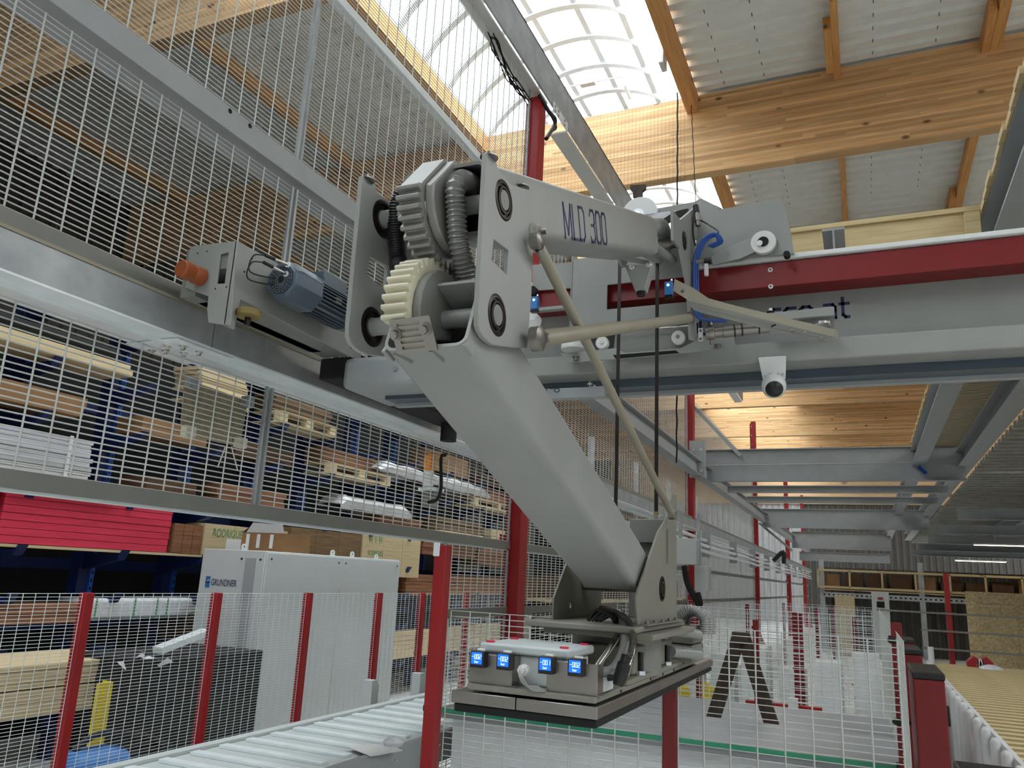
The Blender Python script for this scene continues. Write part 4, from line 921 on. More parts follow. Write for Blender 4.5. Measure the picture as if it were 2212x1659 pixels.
# gauge brackets
for x0, x1 in ((-.892, -.778), (-.69, -.568)):
    b_ = MB().box(x0, x1, Y0 + .012, Y0 + .015, zb_ + .001, 1.512).box(x0, x1 + .012, Y0 + .012, Y0 + .04, zb_, zb_ + .003).box(x1 - .003, x1, Y0 + .015, Y0 + .06, zb_ + .003, 1.512).build('gauge_bracket', 'steel', vg, bevel=.0008)
SEG = {'0': 'abcdef', '1': 'bc', '2': 'abged', '-': 'g'}
for k, (a, b, val) in enumerate(((1030, 1423, '-002'), (1087, 1428, '-002'), (1178, 1436, '-001'), (1242, 1441, '-002'))):
    c = P(a, b, Y=Y0 - .012); yg = Y0 - .012; s_ = .0178
    g = thing('pressure_gauge', (c.x, yg, c.z), ['black pressure gauge with blue display, leftmost of the four', 'black pressure gauge with blue display, second from the left', 'black pressure gauge reading minus 001, third from the left', 'black pressure gauge with blue display, rightmost of the four'][k], 'gauge', 'lit pressure gauges on the gripper')
    MB().box(c.x - s_, c.x + s_, yg, yg + .03, c.z - s_ * 1.15, c.z + s_ * .95).build('housing', 'black', g, bevel=.0015)
    sc = MB().box(c.x - .0145, c.x + .0135, yg - .0006, yg, c.z - .012, c.z + .0145).build('display', 'lcd', g, smooth=False)
    mb = MB(); x = c.x - .0125; w_, h_ = .0042, .0095; zz = c.z + .0
    for ch in val:
        for sgm in SEG[ch]:
            x0_, z0_ = x, zz; t = .0009
            A = {'a': (x0_, z0_ + h_, w_, 0), 'd': (x0_, z0_, w_, 0), 'g': (x0_, z0_ + h_ / 2, w_, 0), 'b': (x0_ + w_, z0_ + h_ / 2, 0, h_ / 2), 'c': (x0_ + w_, z0_, 0, h_ / 2), 'e': (x0_, z0_, 0, h_ / 2), 'f': (x0_, z0_ + h_ / 2, 0, h_ / 2)}[sgm]
            mb.box(A[0] - t / 2, A[0] + A[2] + t / 2, yg - .0012, yg - .0006, A[1] - t / 2, A[1] + A[3] + t / 2)
        x += .0066
    mb.box(c.x - .0065, c.x - .0055, yg - .0012, yg - .0006, zz - .0005, zz + .0005)
    mb.build('digits', 'lcdw', g, kind='stuff', smooth=False)
    text('unit', 'bar', 'lcdw', g, (c.x - .006, yg - .0008, c.z - .0095), (1, 0, 0), (0, 0, 1), .0085, extrude=.0002)
    MB().box(c.x - .006, c.x + .014, yg + .008, yg + .02, c.z + s_ * .95, c.z + s_ * .95 + .006).build('white_clip', 'white', g, bevel=.002)
gl_ = P(1133, 1447, Y=1.83)
cg = tag(MB().lathe((gl_.x, 1.83, gl_.z), (0, -1, 0), [(0, .014), (.012, .014), (.013, .010), (.024, .009)], 8).build('cable_gland', 'white'), 'white cable gland between the two gauge brackets', 'gland')
for k in range(4):
    pts = [Vector((gl_.x, 1.80, gl_.z)), P(1122 + 2 * k, 1462, Y=1.79), P(1135 + 4 * k, 1480 + 3 * k, Y=1.79), P(1165 + 4 * k, 1484 + 3 * k, Y=1.80)]
    tag(MB().tube(bezier(pts, 16), .0022, 6).build('grey_cable', 'hose'), ['innermost', 'second', 'third', 'outermost'][k] + ' thin grey signal cable looping between the gauge brackets', 'cable', 'grey signal cables at the gland')
# mast with pivot plates
zm = 1.588
MB().box(-.84, -.535, 2.02, 2.62, 1.572, zm).build('mast_plate', 'cream', vg, bevel=.004)
MB().box(-.80, -.50, 2.06, 2.60, 1.556, 1.571).build('lower_mast_plate', 'cream', vg, bevel=.003)
mR = yz(-.55, (1462, 1068), (1463, 1100), (1456, 1120), (1460, 1338), (1378, 1352), (1374, 1290), (1422, 1150), (1440, 1120), (1452, 1068))
mr = MB().prism(mR, 'X', -.556, -.55).build('pivot_plate', 'cream', vg, bevel=.001)
q = P(1430, 1272, X=-.55)
MB().lathe((-.552, q.y, q.z), (1, 0, 0), [(0, .036), (.004, .036), (.004, .030), (.002, .029), (.002, .024), (.006, .023), (.006, .016), (.003, .015), (.003, 0)], 32).build('bearing', 'ring', mr)
MB().box(-.55, -.525, mR[4][0] + .01, mR[3][0] - .01, zm, zm + .004).build('foot_flange', 'cream', mr, bevel=.001)
mb = MB()
for k in range(5): bolt(mb, (-.538, mR[4][0] + .05 + k * .09, zm + .004), (0, 0, 1), .006)
mb.build('bolt', 'steel', mr, kind='stuff')
# side details
q = P(1443, 1180, X=-.548); MB().box(-.55, -.545, q.y - .012, q.y + .012, q.z - .05, q.z + .05).build('slot_strip', 'greyd', mr)
mL = yz(-.80, (1238, 1248), (1300, 1255), (1310, 1340), (1206, 1352), (1206, 1300))
MB().prism([(2.12, zm), (2.12, 1.645), (2.235, 1.76), (2.56, 1.85), (2.56, zm)], 'X', -.80, -.794, [circ((2.26, 1.625), .01, 12)]).build('pivot_plate', 'cream', vg, bevel=.001)
MB().box(-.86, -.80, 2.12, 2.56, zm, zm + .004).build('foot_flange', 'cream', vg, bevel=.001)
MB().cyl((-.80, 2.368, 1.686), (-.55, 2.368, 1.686), .018, 24).build('tool_pin', 'steel', vg)
MB().box(-.70, -.56, 2.55, 2.62, zm, 1.90).build('back_mast', 'greyd', vg, bevel=.003)
q = P(1415, 1172, Y=2.6); MB().box(q.x - .06, q.x + .03, 2.52, 2.64, q.z - .004, q.z + .004).build('strap_table', 'greyd', vg)
# turntable block between plates
MB().cyl((-.68, 2.35, zb_), (-.68, 2.35, 1.556), .13, 40).build('turntable', 'greyd', vg, bevel=.003)
sp2 = yz(-.57, (1360, 1400), (1470, 1380), (1470, 1420), (1365, 1430))
MB().box(-.74, -.575, 2.15, 2.62, zb_ + .014, 1.53).build('drive_box', 'cream', vg, bevel=.006)
MB().box(-.76, -.562, 2.05, 2.72, zb_, zb_ + .013).build('drive_foot', 'cream', vg, bevel=.002)
for y in (2.20, 2.52):
    p = MB().cyl((-.568, y, zb_ + .013), (-.568, y, 1.515), .0075, 16).build('stud', 'black', vg)
    MB().lathe((-.568, y, zb_ + .013), (0, 0, 1), [(0, .013), (.01, .013)], 6).build('stud_nut', 'alu', p)
MB().cyl((-.58, 2.36, 1.497), (-.568, 2.36, 1.497), .02, 24).build('dark_port', 'ring', vg)
MB().prism([(2.06, 1.548), (2.5, 1.548), (2.30, 1.53)], 'X', -.575, -.565).build('gusset', 'cream', vg, bevel=.001)
# valve block and rear blower housings
MB().box(-.625, -.57, 1.86, 1.95, zb_ + .002, zb_ + .032).build('valve_block', 'cab', vg, bevel=.003)
for z0_ in (zb_ + .001, zb_ + .062):
    hb = MB().box(-.66, -.535, 2.76, 2.94, z0_, z0_ + .058).build('blower_box', 'cream', vg, bevel=.006)
    mb = MB()
    for y in (2.78, 2.92): mb.cyl((-.5355, y, z0_ + .046), (-.534, y, z0_ + .046), .004, 10)
    mb.build('screw', 'black', hb, kind='stuff')
    ribbed(MB(), [(-.56, 2.55, z0_ + .05), (-.535, 2.62, z0_ + .045), (-.515, 2.72, z0_ + .035), (-.53, 2.80, z0_ + .03)], .0135, .0085, .003, 12).build('ribbed_hose', 'hose', vg)
for k in range(3):
    c = P(1492 + 9 * k, 1345, Y=2.82 + .03 * k); pts = [c + Vector((-.045, 0, -.03)), c + Vector((-.04, .0, .02)), c + Vector((0, 0, .045 - .005 * k)), c + Vector((.04, .01, .015)), c + Vector((.042, .01, -.035))]
    ribbed(MB(), pts, .0135, .0075, .0028, 12).build('ribbed_hose', 'hose', vg)
# hoses at the middle
hs_ = [([P(1262, 1478, Y=1.95), P(1290, 1440, Y=1.97), P(1330, 1380, Y=2.05), P(1345, 1345, Y=2.15), P(1330, 1325, Y=2.25)], .009, 'clear', 'clear_hose'),
       ([P(1262, 1455, Y=1.9), P(1320, 1448, Y=1.92), P(1345, 1410, Y=1.98), P(1350, 1370, Y=2.05), P(1345, 1340, Y=2.15)], .012, 'hose', 'grey_hose'),
       ([P(1352, 1455, Y=1.9), P(1362, 1420, Y=1.93), P(1368, 1380, Y=2.0), P(1358, 1345, Y=2.08), P(1330, 1322, Y=2.15), P(1300, 1315, Y=2.25)], .010, 'clear', 'clear_hose')]
for pts, r, m, nm in hs_: tag(MB().tube(bezier(pts, 30), r, 12).build(nm, m), {'clear_hose': 'clear plastic hose %s', 'grey_hose': 'smooth grey hose %s'}[nm] % ('rising left from behind the rightmost gauge' if r == .009 else 'curving up beside the gauges' if nm == 'grey_hose' else 'with a black coupling curving over the gripper'), 'hose')
text('lettering', 'VARI', 'black', bpy.data.objects['grey_hose'], P(1358, 1402, Y=1.9), (.1, 0, -1), (1, 0, 0), .014, extrude=.0004)
q = P(1340, 1462, Y=1.88); bc = tag(MB().lathe(q, (.25, .2, 1), [(-.02, .012), (0, .016), (.03, .016), (.034, .012), (.05, .012)], 18).build('hose_coupling', 'black'), 'black hose coupling standing beside the valve block', 'coupling')
MB().tube([q + Vector((-.03, 0, -.005)), q, q + Vector((.012, .0, .05))], .008, 8).build('elbow', 'black', bc)
for k in range(4):
    a = P(1270 + 8 * k, 1340, Y=2.15); pts = [a, P(1290 + 12 * k, 1318 + 3 * k, Y=2.15), P(1330, 1335 + 5 * k, Y=2.15), P(1345, 1352, Y=2.2), P(1300, 1355 - 2 * k, Y=2.2)]
    tag(MB().tube(bezier(pts, 20), .006, 6).build('black_cable', 'black'), ['front', 'second', 'third', 'rear'][k] + ' strand of the black cable bundle under the arm foot', 'cable', 'black cables under the arm foot')
# ================================================================ LOW FENCES
def fence_post(x, y, top, w, label, m='red', z0=0, cap=None, group=None, base=True):
    r = thing('fence_post', (x, y, 0), label, 'post', group)
    MB().box(x - w / 2, x + w / 2, y - w / 2, y + w / 2, z0, top).build('tube', m, r, bevel=.003)
    if base: MB().box(x - w, x + w, y - w, y + w, 0, .012).build('base_plate', m, r, smooth=False)
    mb = MB()
    for z in (top - .07, top * .62, top * .3): mb.box(x - w / 2 - .012, x - w / 2, y - .012, y + .012, z - .012, z + .012)
    mb.build('clip', 'black', r, kind='stuff')
    return r
def fence_panel(plane, c, a0, a1, z0, z1, dv, dh, m, label, group, r=.0017, rv=.003):
    p = thing('mesh_fence', (c, a0, z0) if plane == 'Y' else (a0, c, z0), label, 'fence', group)
    (mesh_y if plane == 'Y' else mesh_x)(MB(), c, a0, a1, z0, z1, dv, dh, r, rv).build('wire', m, p, kind='stuff', smooth=False)
    return p
LX = -4.0; LY = [3.236, 4.231, 5.211, 6.217, 6.99, 7.962]
ordl = ['leftmost red post', 'second red post from the left', 'third red post from the left', 'fourth red post from the left', 'fifth red post from the left', 'sixth red post from the left']
for i, y in enumerate(LY): fence_post(LX, y, 1.492, .055, ordl[i] + ' of the low white fence', group='low fence posts')
LYY = [2.2] + LY + [9.0]
for i in range(len(LYY) - 1):
    fence_panel('Y', LX, LYY[i] + .03, LYY[i + 1] - .03, .08, 1.488, .0715, .0182, 'wirew', 'white mesh panel of the low fence, ' + ['left of the leftmost red post', 'between first and second post', 'between second and third post', 'between third and fourth post', 'between fourth and fifth post', 'between fifth and sixth post', 'right of the sixth post'][i], 'low white fence panels', .0014, .0024)
# near post with zinc bracket
np_ = P(940, 1450, Y=3.2); tz = P(955, 1178, Y=3.2).z
r = fence_post(np_.x, 3.2, tz, .058, 'tall bright red fence post in front left of the vacuum gripper')
MB().box(np_.x - .033, np_.x + .0, 3.165, 3.17, tz - .05, tz + .01).build('zinc_bracket', 'galvl', r, bevel=.003)
# cross fence at Y = 3.25
xr = P(1945, 1500, Y=3.25).x; xm = P(1448, 1600, Y=3.25).x
fence_panel('X', 3.25, np_.x + .035, xm - .03, .05, 1.535, .1, .024, 'wire', 'grey mesh panel behind the gripper between the two red posts', 'cross fence panels')
fence_panel('X', 3.25, xm + .03, xr, .05, 1.54, .1, .024, 'wire', 'grey mesh panel right of the gripper in front of the trestle', 'cross fence panels')
fence_post(xm, 3.25, 1.40, .05, 'red fence post directly under the right end of the gripper', 'redd')
# side fence running away on the right
fence_panel('Y', xr + .02, 3.3, 9.5, .05, 1.54, .1, .03, 'wire', 'grey mesh running away beside the dark red boxes', 'cross fence panels', .0015, .002)
q = P(1935, 1345, Y=4.1); r = fence_post(q.x, 4.1, q.z, .045, 'dark red fence post with two black clamps left of the red boxes', 'redd')
for z in (1.50, 1.16): 
    k = MB().lathe((q.x - .01, 4.07, z), (1, 0, 0), [(-.03, .006), (-.02, .014), (.03, .014), (.045, .006)], 12).build('clamp', 'black', r)
# posts on the far side
for i, (xb, yb, xt, yt_, w_) in enumerate(((1640, 1659, 1622, 1338, .05), (1737, 1590, 1727, 1325, .06), (1290, 1659, 1283, 1575, .05), (1505, 1560, 1500, 1330, .0), (1851, 1480, 1845, 1333, .09), (1765, 1560, 1700, 1330, 0))):
    if not w_: continue
    b = P(xb, yb, Z=.0) if i != 0 else P(xb, yb, Z=.12); t = P(xt, yt_, Y=b.y)
    fence_post(b.x, b.y, t.z, w_, ['dark red post with holes standing just right of the trestle top', 'dark red fence post right of the trestle', 'thin red post seen below the gripper corner', '', 'pair of red posts far behind the right mesh', ''][i], 'redd')
for i, (yy, x0, x1, z1, dv) in enumerate(((9.0, -2.6, .05, 1.47, .1), (13.0, -2.6, .05, 1.45, .12), (19.0, -2.6, .1, 1.4, .15))):
    fence_panel('X', yy, x0, x1, .1, z1, dv, .04, 'wirew', ['second', 'third', 'farthest'][i] + ' pale mesh fence across the hall beyond the grey cross fence', 'far cross fence panels', .0028, .004)
    for j, xx in enumerate((x0 + .9, x0 + 1.9)):
        fence_post(xx, yy + .05, z1, .05, ['left', 'right'][j] + ' red post of the %s far cross fence' % ['second', 'third', 'farthest'][i], 'redd')

# ================================================================ CONVEYOR bottom left
cv = thing('slat_conveyor', (-2.8, 4, .75), 'white low conveyor table with zinc cross slats at the bottom left', 'conveyor')
MB().box(-3.24, -2.42, .9, 6.05, .66, .745).build('bed', 'cab', cv, bevel=.004)
MB().box(-3.25, -3.19, .9, 6.05, .745, .765).build('edge_rail', 'cab', cv, bevel=.004)
MB().box(-2.42, -2.38, .9, 6.05, .60, .765).build('front_rail', 'bluegrey', cv, bevel=.003)
for i in range(23):
    y = 1.3 + i * .2
    o = MB().box(-3.16, -2.50, y, y + .058, .745, .762).build('cross_slat', 'galvl', cv, bevel=.003) if i == 0 else None
    if o: sl0 = o
    else:
        c = sl0.copy(); COL.objects.link(c); c.location.y += i * .2
for y in (1.2, 3.4, 5.9):
    for x in (-3.2, -2.44): MB().box(x - .03, x + .03, y, y + .06, 0, .66).build('leg', 'bluegrey', cv, smooth=False)
mb = MB()
for y in (3.0, 3.5, 4.0, 4.5): bolt(mb, (-2.38, y, .7), (1, 0, 0), .008)
mb.build('bolt', 'chrome', cv, kind='stuff')
for i, (a, b, c_, d) in enumerate(((792, 1535, 800, 1467), (897, 1512, 904, 1452))):
    b_ = P(a, b, X=-3.5 if i == 0 else -3.5); t_ = P(c_, d, X=-3.5)
    p = tag(MB().prism([(b_.y - .05, .0), (b_.y + .05, 0), (b_.y + .05, t_.z - .04), (b_.y + .02, t_.z), (b_.y - .05, t_.z)], 'X', -3.52, -3.44).build('guide_stub', 'cab', bevel=.004), ['left', 'right'][i] + ' white upright stub behind the conveyor edge', 'stub')
sh = [P(748, 1613, Z=.766), P(840, 1606, Z=.766), P(870, 1622, Z=.768), P(800, 1634, Z=.768)]
tag(MB().add([tuple(p) for p in sh] + [tuple(p + Vector((0, 0, .003))) for p in sh], [(0, 1, 2, 3), (4, 5, 6, 7), (0, 1, 5, 4), (1, 2, 6, 5), (2, 3, 7, 6), (3, 0, 4, 7)]).build('paper_sheet', 'paper'), 'white sheet of paper lying on the conveyor', 'paper')
q = P(850, 1610, Z=.77); mb = MB(); prng = random.Random(3)
tag(MB().lathe(q, (0, 0, 1), [(0, .05), (.02, .06), (.035, .04), (.045, .015)], 9).build('crumpled_film', 'film'), 'crumpled clear film lying by the paper on the conveyor', 'film')

# ================================================================ CONTROL CABINET
cb = thing('control_cabinet', (-5, 5.83, 0), 'large light grey control cabinet with two doors behind the low fence', 'cabinet')
MB().box(-5.75, -5.0, 5.83, 8.15, .0, 1.81).build('body', 'cab', cb, bevel=.008)
for i, (a, b) in enumerate(((5.84, 7.0), (7.006, 8.14))):
    d = MB().box(-4.999, -4.985, a, b, .1, 1.795).build('door', 'cab', cb, bevel=.004)
    mb = MB()
    for y in (a + .06, b - .06): mb.cyl((-4.986, y, 1.74), (-4.982, y, 1.74), .01, 12)
    mb.build('screw', 'ring', d, kind='stuff')
MB().box(-5.22, -5.10, 5.822, 5.829, .5, 1.74).build('grey_strip', 'cabd', cb, smooth=False)
for x in (-5.27, -5.05): MB().cyl((x, 5.831, 1.73), (x, 5.824, 1.73), .01, 12).build('screw', 'ring', cb)
for i, (x, y) in enumerate(((-5.3, 5.87), (-5.05, 6.9), (-5.05, 7.25), (-5.3, 8.1))):
    MB().prism([(y - .035, 1.81), (y + .035, 1.81), (y + .035, 1.85), (y + .015, 1.868), (y - .015, 1.868), (y - .035, 1.85)], 'X', x, x + .008, [circ((y, 1.842), .012, 12)]).build('lifting_eye', 'galvl', cb)
q = P(443, 1268, Y=5.828)
lg = thing('maker_plate', q, 'blue G emblem with dark lettering on the cabinet end', 'sign')
MB().prism([(q.x, q.z), (q.x + .05, q.z), (q.x + .05, q.z + .06), (q.x + .034, q.z + .06), (q.x + .034, q.z + .04), (q.x + .016, q.z + .04), (q.x + .016, q.z + .10), (q.x, q.z + .10)], 'Y', 5.824, 5.828).build('emblem', 'sensor', lg, smooth=False)
MB().box(q.x + .02, q.x + .05, 5.824, 5.828, q.z + .07, q.z + .1).build('emblem_block', 'sensor', lg, smooth=False)
MB().box(q.x + .0, q.x + .05, 5.822, 5.824, q.z + .04, q.z + .052).build('emblem_bar', 'navy', lg, smooth=False)
text('lettering', 'GRUNDNER', 'navy', lg, (q.x + .065, 5.826, q.z + .02), (1, 0, 0), (0, 0, 1), .085, sx=.66)
# open cardboard box on the cabinet
q = P(556, 1187, Y=6.2); xb = -5.55
ob = thing('cardboard_box', (-5.25, 6.25, 1.81), 'open cardboard box with printed tape standing on the grey cabinet', 'box')
MB().box(-5.55, -5.04, 6.10, 6.106, 1.81, 1.985).build('front_panel', 'card', ob, smooth=False)
MB().box(-5.55, -5.544, 6.106, 6.5, 1.81, 1.985).box(-5.046, -5.04, 6.106, 6.5, 1.81, 1.985).build('side_panels', 'card', ob, smooth=False, kind='stuff')
MB().box(-5.55, -5.04, 6.5, 6.506, 1.81, 1.985).build('back_panel', 'card', ob, smooth=False)
MB().add([(-5.50, 6.1, 1.985), (-5.04, 6.1, 1.985), (-5.0, 6.02, 2.06), (-5.36, 6.02, 2.075)], [(0, 1, 2, 3)]).build('open_flap', 'paper', ob, smooth=False)
MB().add([(-5.55, 6.1, 1.985), (-5.55, 6.5, 1.985), (-5.47, 6.48, 2.09), (-5.44, 6.14, 2.08)], [(0, 1, 2, 3)]).build('side_flap', 'cardd', ob, smooth=False)
for x in (-5.47, -5.34, -5.18):
    MB().box(x - .02, x + .02, 6.096, 6.0995, 1.84 - (.03 if x < -5.4 else 0), 1.97).build('tape_label', 'paper', ob, smooth=False)
# yellow rack guard, trolley, black stack, timber
yg = P(228, 1475, X=-4.6); r = thing('rack_guard', (-4.6, yg.y, 0), 'yellow perforated steel rack guard behind the low fence', 'guard')
MB().box(-4.62, -4.61, yg.y - .05, yg.y + .07, 0, yg.z).build('front_sheet', 'yellow', r, smooth=False)
MB().box(-4.70, -4.62, yg.y + .06, yg.y + .07, 0, yg.z).build('side_sheet', 'yellow', r, smooth=False)
mb = MB()
for k in range(14): mb.box(-4.68, -4.655, yg.y + .0595, yg.y + .0602, .1 + k * .055, .125 + k * .055)
mb.build('hole', 'dark', r, kind='stuff', smooth=False)
q = P(215, 1650, X=-4.35); r = thing('blue_machine', (-4.35, q.y, .3), 'blue rounded compressor with black handle behind the conveyor', 'compressor')
MB().lathe((-4.35, q.y - .28, .42), (0, 1, 0), [(0, .04), (.02, .10), (.06, .145), (.3, .15), (.42, .12), (.44, .04)], 20).box(-4.45, -4.25, q.y - .2, q.y + .1, 0, .3).build('tank', 'sensor', r)
MB().tube(bezier([(-4.35, q.y - .2, .57), (-4.33, q.y - .05, .64), (-4.3, q.y + .25, .59), (-4.3, q.y + .5, .48)], 12), .02, 8).build('handle', 'black', r)
MB().box(-4.45, -4.28, q.y + .16, q.y + .5, .0, .52).build('housing', 'black', r, bevel=.03)
MB().lathe((-4.2, q.y - .1, .44), (1, 0, .4), [(0, .035), (.01, .035)], 16).build('gauge', 'ring', r)
r = thing('board_stack', (-4.9, 5, .2), 'black sheet stack strapped upright in front of the grey cabinet', 'boards')
for i in range(7):
    MB().box(-5.5, -4.72, 4.40 + .0 * i, 5.62, .25 + .105 * i, .35 + .105 * i).build('board', 'rubber', r, smooth=False)
MB().box(-5.5, -4.72, 4.42, 5.6, .06, .24).build('base_block', 'black', r, smooth=False)
def lumber(x0, x1, y0, y1, z0, z1, n, m, label, group='timber stacks on the blue rack', name='timber_stack', jit=.01, gap=.004):
    r = thing(name, (x1, y0, z0), label, 'timber', group); h = (z1 - z0) / n
    for i in range(n):
        a, b = random.uniform(-jit, jit), random.uniform(-jit * 2, jit * 2)
        MB().box(x0, x1 + a, y0 + b, y1 + b, z0 + i * h + (gap if i else 0), z0 + (i + 1) * h).build('board', m, r, smooth=False)
    return r
lumber(-5.9, -5.2, 2.6, 4.73, .80, .955, 4, 'pine', 'pale plank stack low behind the leftmost red fence post', None, jit=.02)
lumber(-5.9, -5.2, 2.6, 4.74, .62, .79, 2, 'ply', 'long pale timber case below the low plank stack', None, jit=.003)
for i, (a, b) in enumerate((((340, 1405), (445, 1365)),)):
    p0, p1 = P(*a, X=-4.85), P(*b, X=-4.85)
    pr = tag(MB().bar(p0, p1, .10, .05).build('zinc_profile', 'galvl', bevel=.002), 'slanting zinc profile lying on the black stack', 'profile')
q = P(315, 1415, X=-4.85); mb = MB()
for k in range(9):
    a = q + Vector((random.uniform(-.15, .1), random.uniform(-.12, .15), random.uniform(-.08, .03))); mb.add([tuple(a + Vector((random.uniform(-.09, .09), random.uniform(-.12, .12), random.uniform(-.05, .05)))) for _ in range(4)], [(0, 1, 2), (1, 3, 2)])
tag(mb.build('torn_film', 'film', kind='stuff', smooth=False), 'torn clear film hanging from the black stack', 'film')

# ================================================================ BLUE CANTILEVER RACK on the left
RXF, RXB = -5.95, -7.1
LEV = [1.72, 2.16, 2.78, 3.22, 3.72]
UY = [2.2, 3.15, 4.1, 5.05, 6.0, 6.95, 7.9, 8.9, 9.9, 11, 12.2, 13.5]
for i, y in enumerate(UY):
    r = thing('rack_upright', (-6.6, y, 0), 'blue rack upright number %s from the left with slotted edge and arms' % ['one', 'two', 'three', 'four', 'five', 'six', 'seven', 'eight', 'nine', 'ten', 'eleven', 'twelve'][i], 'rack', 'blue rack uprights')
    MB().box(-6.52, -6.40, y, y + .13, 0, 4.25).build('column', 'rackblue', r, smooth=False)
    MB().box(-6.40, -6.37, y + .10, y + .14, 0, 4.25).build('slotted_edge', 'rackbright', r, smooth=False)
    mb = MB()
    for k in range(60): mb.box(-6.3705, -6.369, y + .112, y + .128, .9 + k * .07, .93 + k * .07)
    mb.build('slot', 'dark', r, kind='stuff', smooth=False)
    for z in [1.36, .95, .45] + LEV:
        a = MB().prism([(-6.40, z - .15), (-5.97, z - .05), (-5.92, z + .03), (-5.95, z + .03), (-5.97, z - .005), (-6.40, z - .005)], 'Y', y + .03, y + .10).build('arm', 'rackblue', r, smooth=False)
# level stock
rs = lumber(-6.34, -5.98, 3.98, 5.61, 1.755, 2.157, 7, 'redboard', 'bright red stained board stack on the lowest visible rack level', None, jit=.004)
lumber(-6.34, -5.98, 2.0, 3.93, 1.755, 2.157, 7, 'redboard', 'second red board stack at the left picture edge', None, jit=.004)
MB2 = MB().box(-6.36, -5.97, 2.0, 9.4, 1.728, 1.75); tag(MB2.build('shelf_board', 'ply', smooth=False), 'long shelf board under the red stack and the crates', 'board')
def crate(y0, y1, z0, z1, label, word=None, lab2=False, xf=-5.98, m='ply'):
    r = thing('wooden_crate', (xf, y0, z0), label, 'crate')
    MB().box(-6.34, xf - .012, y0, y1, z0, z1).build('box', m, r, smooth=False)
    n = 3
    for i in range(n):
        a = y0 + (y1 - y0) * i / n; MB().box(xf - .011, xf, a + .003, a + (y1 - y0) / n - .003, z0, z1).build('side_board', m, r, smooth=False)
    if word:
        for w_, dz, sz in word: text('lettering', w_, 'greenink', r, (xf + .002, y0 + (y1 - y0) * .09, z0 + (z1 - z0) * dz), (0, 1, 0), (0, 0, 1), sz, sx=.74)
    if lab2: MB().box(xf + .001, xf + .003, y0 + (y1 - y0) * .25, y0 + (y1 - y0) * .55, z0 + .0, z0 + .17).build('paper_label', 'paper', r, smooth=False)
    return r
crate(5.66, 6.02, 1.755, 2.03, 'brown plywood crate right of the red stack', None, m='brownwood')
crate(6.04, 7.30, 1.755, 2.06, 'pale plywood crate with green lettering and a torn paper label', [('RODRIGUES', .60, .115)], True)
crate(7.35, 8.75, 1.755, 2.12, 'dark plywood crate behind the open cardboard box', None, m='planky')
crate(8.80, 10.3, 1.60, 2.20, 'tall plywood crate with green lettering and round stamp', [('W V W', .72, .14), ('RODRIGUES', .45, .09)], True)
def pallet(y0, y1, z, label, x0=-6.34, x1=-5.93):
    r = thing('pallet', (x1, y0, z), label, 'pallet', 'pallets on the blue rack')
    for dz in (0, .115): MB().box(x0, x1, y0, y1, z + dz, z + dz + .022).build('deck_board', 'pine', r, smooth=False)
    for k in range(3):
        yy = y0 + (y1 - y0 - .13) * k / 2; MB().box(x1 - .1, x1 - .005, yy, yy + .13, z + .022, z + .115).build('block', 'pine', r, smooth=False)
    return r
pallet(2.9, 4.95, 2.16, 'pale pallet under the white profile stack')
ws = lumber(-6.34, -5.99, 2.9, 4.66, 2.30, 2.64, 9, 'stack', 'bundle of white grey profiles strapped on a pallet', None, 'profile_stack', jit=.012)
MB().box(-5.975, -5.968, 4.42, 4.45, 2.30, 2.65).build('strap', 'white', ws, smooth=False)
mats = ['brownwood', 'card', 'planky', 'cardd', 'pine', 'brownwood', 'planky', 'rubber', 'film']
names = {'brownwood': 'reddish timber', 'card': 'cardboard coloured panels', 'planky': 'brown planks', 'cardd': 'dark brown panels', 'pine': 'pale planks', 'rubber': 'black tubes', 'film': 'film wrapped panels'}
lvn = ['just above the crate row', 'on the second level', 'on the third level', 'on the fourth level', 'on the fifth level', 'on the top level']
rnd = random.Random(11)
plan = {1: [(5.1, 6.1), (6.15, 7.6), (7.7, 8.9), (9, 10.6), (10.7, 12.4), (12.6, 14.5)], 2: [(2, 3.6), (3.7, 4.9), (5, 6.2), (6.3, 7.7), (7.8, 9.6), (9.7, 11.5), (11.8, 14)],
        3: [(2, 3.5), (3.6, 5.4), (5.5, 6.5), (6.6, 8.2), (8.3, 10), (10.1, 12), (12.2, 14)], 4: [(2, 4.2), (4.3, 5.6), (5.8, 7.2), (7.3, 9), (9.2, 11), (11.3, 13.5)]}
seq = ['first', 'second', 'third', 'fourth', 'fifth', 'sixth', 'seventh']
for lv, items in plan.items():
    z = LEV[lv] + .03
    for j, (a, b) in enumerate(items):
        a += rnd.uniform(.05, .3); b -= rnd.uniform(.1, .35)
        if rnd.random() < .15: continue
        m = mats[(lv * 3 + j * 2) % len(mats)]; h = rnd.choice([.16, .24, .3]) if lv < 4 else .22
        if m == 'rubber':
            r = thing('tube_bundle', (-6, a, z), 'black tubes lying %s, %s stack from the left' % (lvn[lv], seq[j]), 'tubes', 'stock on the blue rack')
            for k in range(4): MB().cyl((-6.02 - .13 * k, a, z + .07), (-6.02 - .13 * k, b, z + .07), .06, 12).build('tube', 'rubber', r)
            continue
        if rnd.random() < .45 and m in ('brownwood', 'planky', 'pine'):
            pallet(a, b, z, 'pallet %s under the %s stack from the left' % (lvn[lv], seq[j])); z_ = z + .14; h = .2
        else: z_ = z
        n = 5 if m in ('brownwood', 'planky', 'pine') else 2
        lumber(-6.34, -6.0 + rnd.uniform(-.1, .04), a, b, z_, z_ + h, n, m, '%s %s, %s stack from the left' % (names[m], lvn[lv], seq[j]), 'stock on the blue rack', jit=.015)
lumber(-6.34, -5.93, 2.6, 4.87, 3.26, 3.36, 2, 'pine', 'pale thick planks high on the rack at the left edge', None, jit=.01)
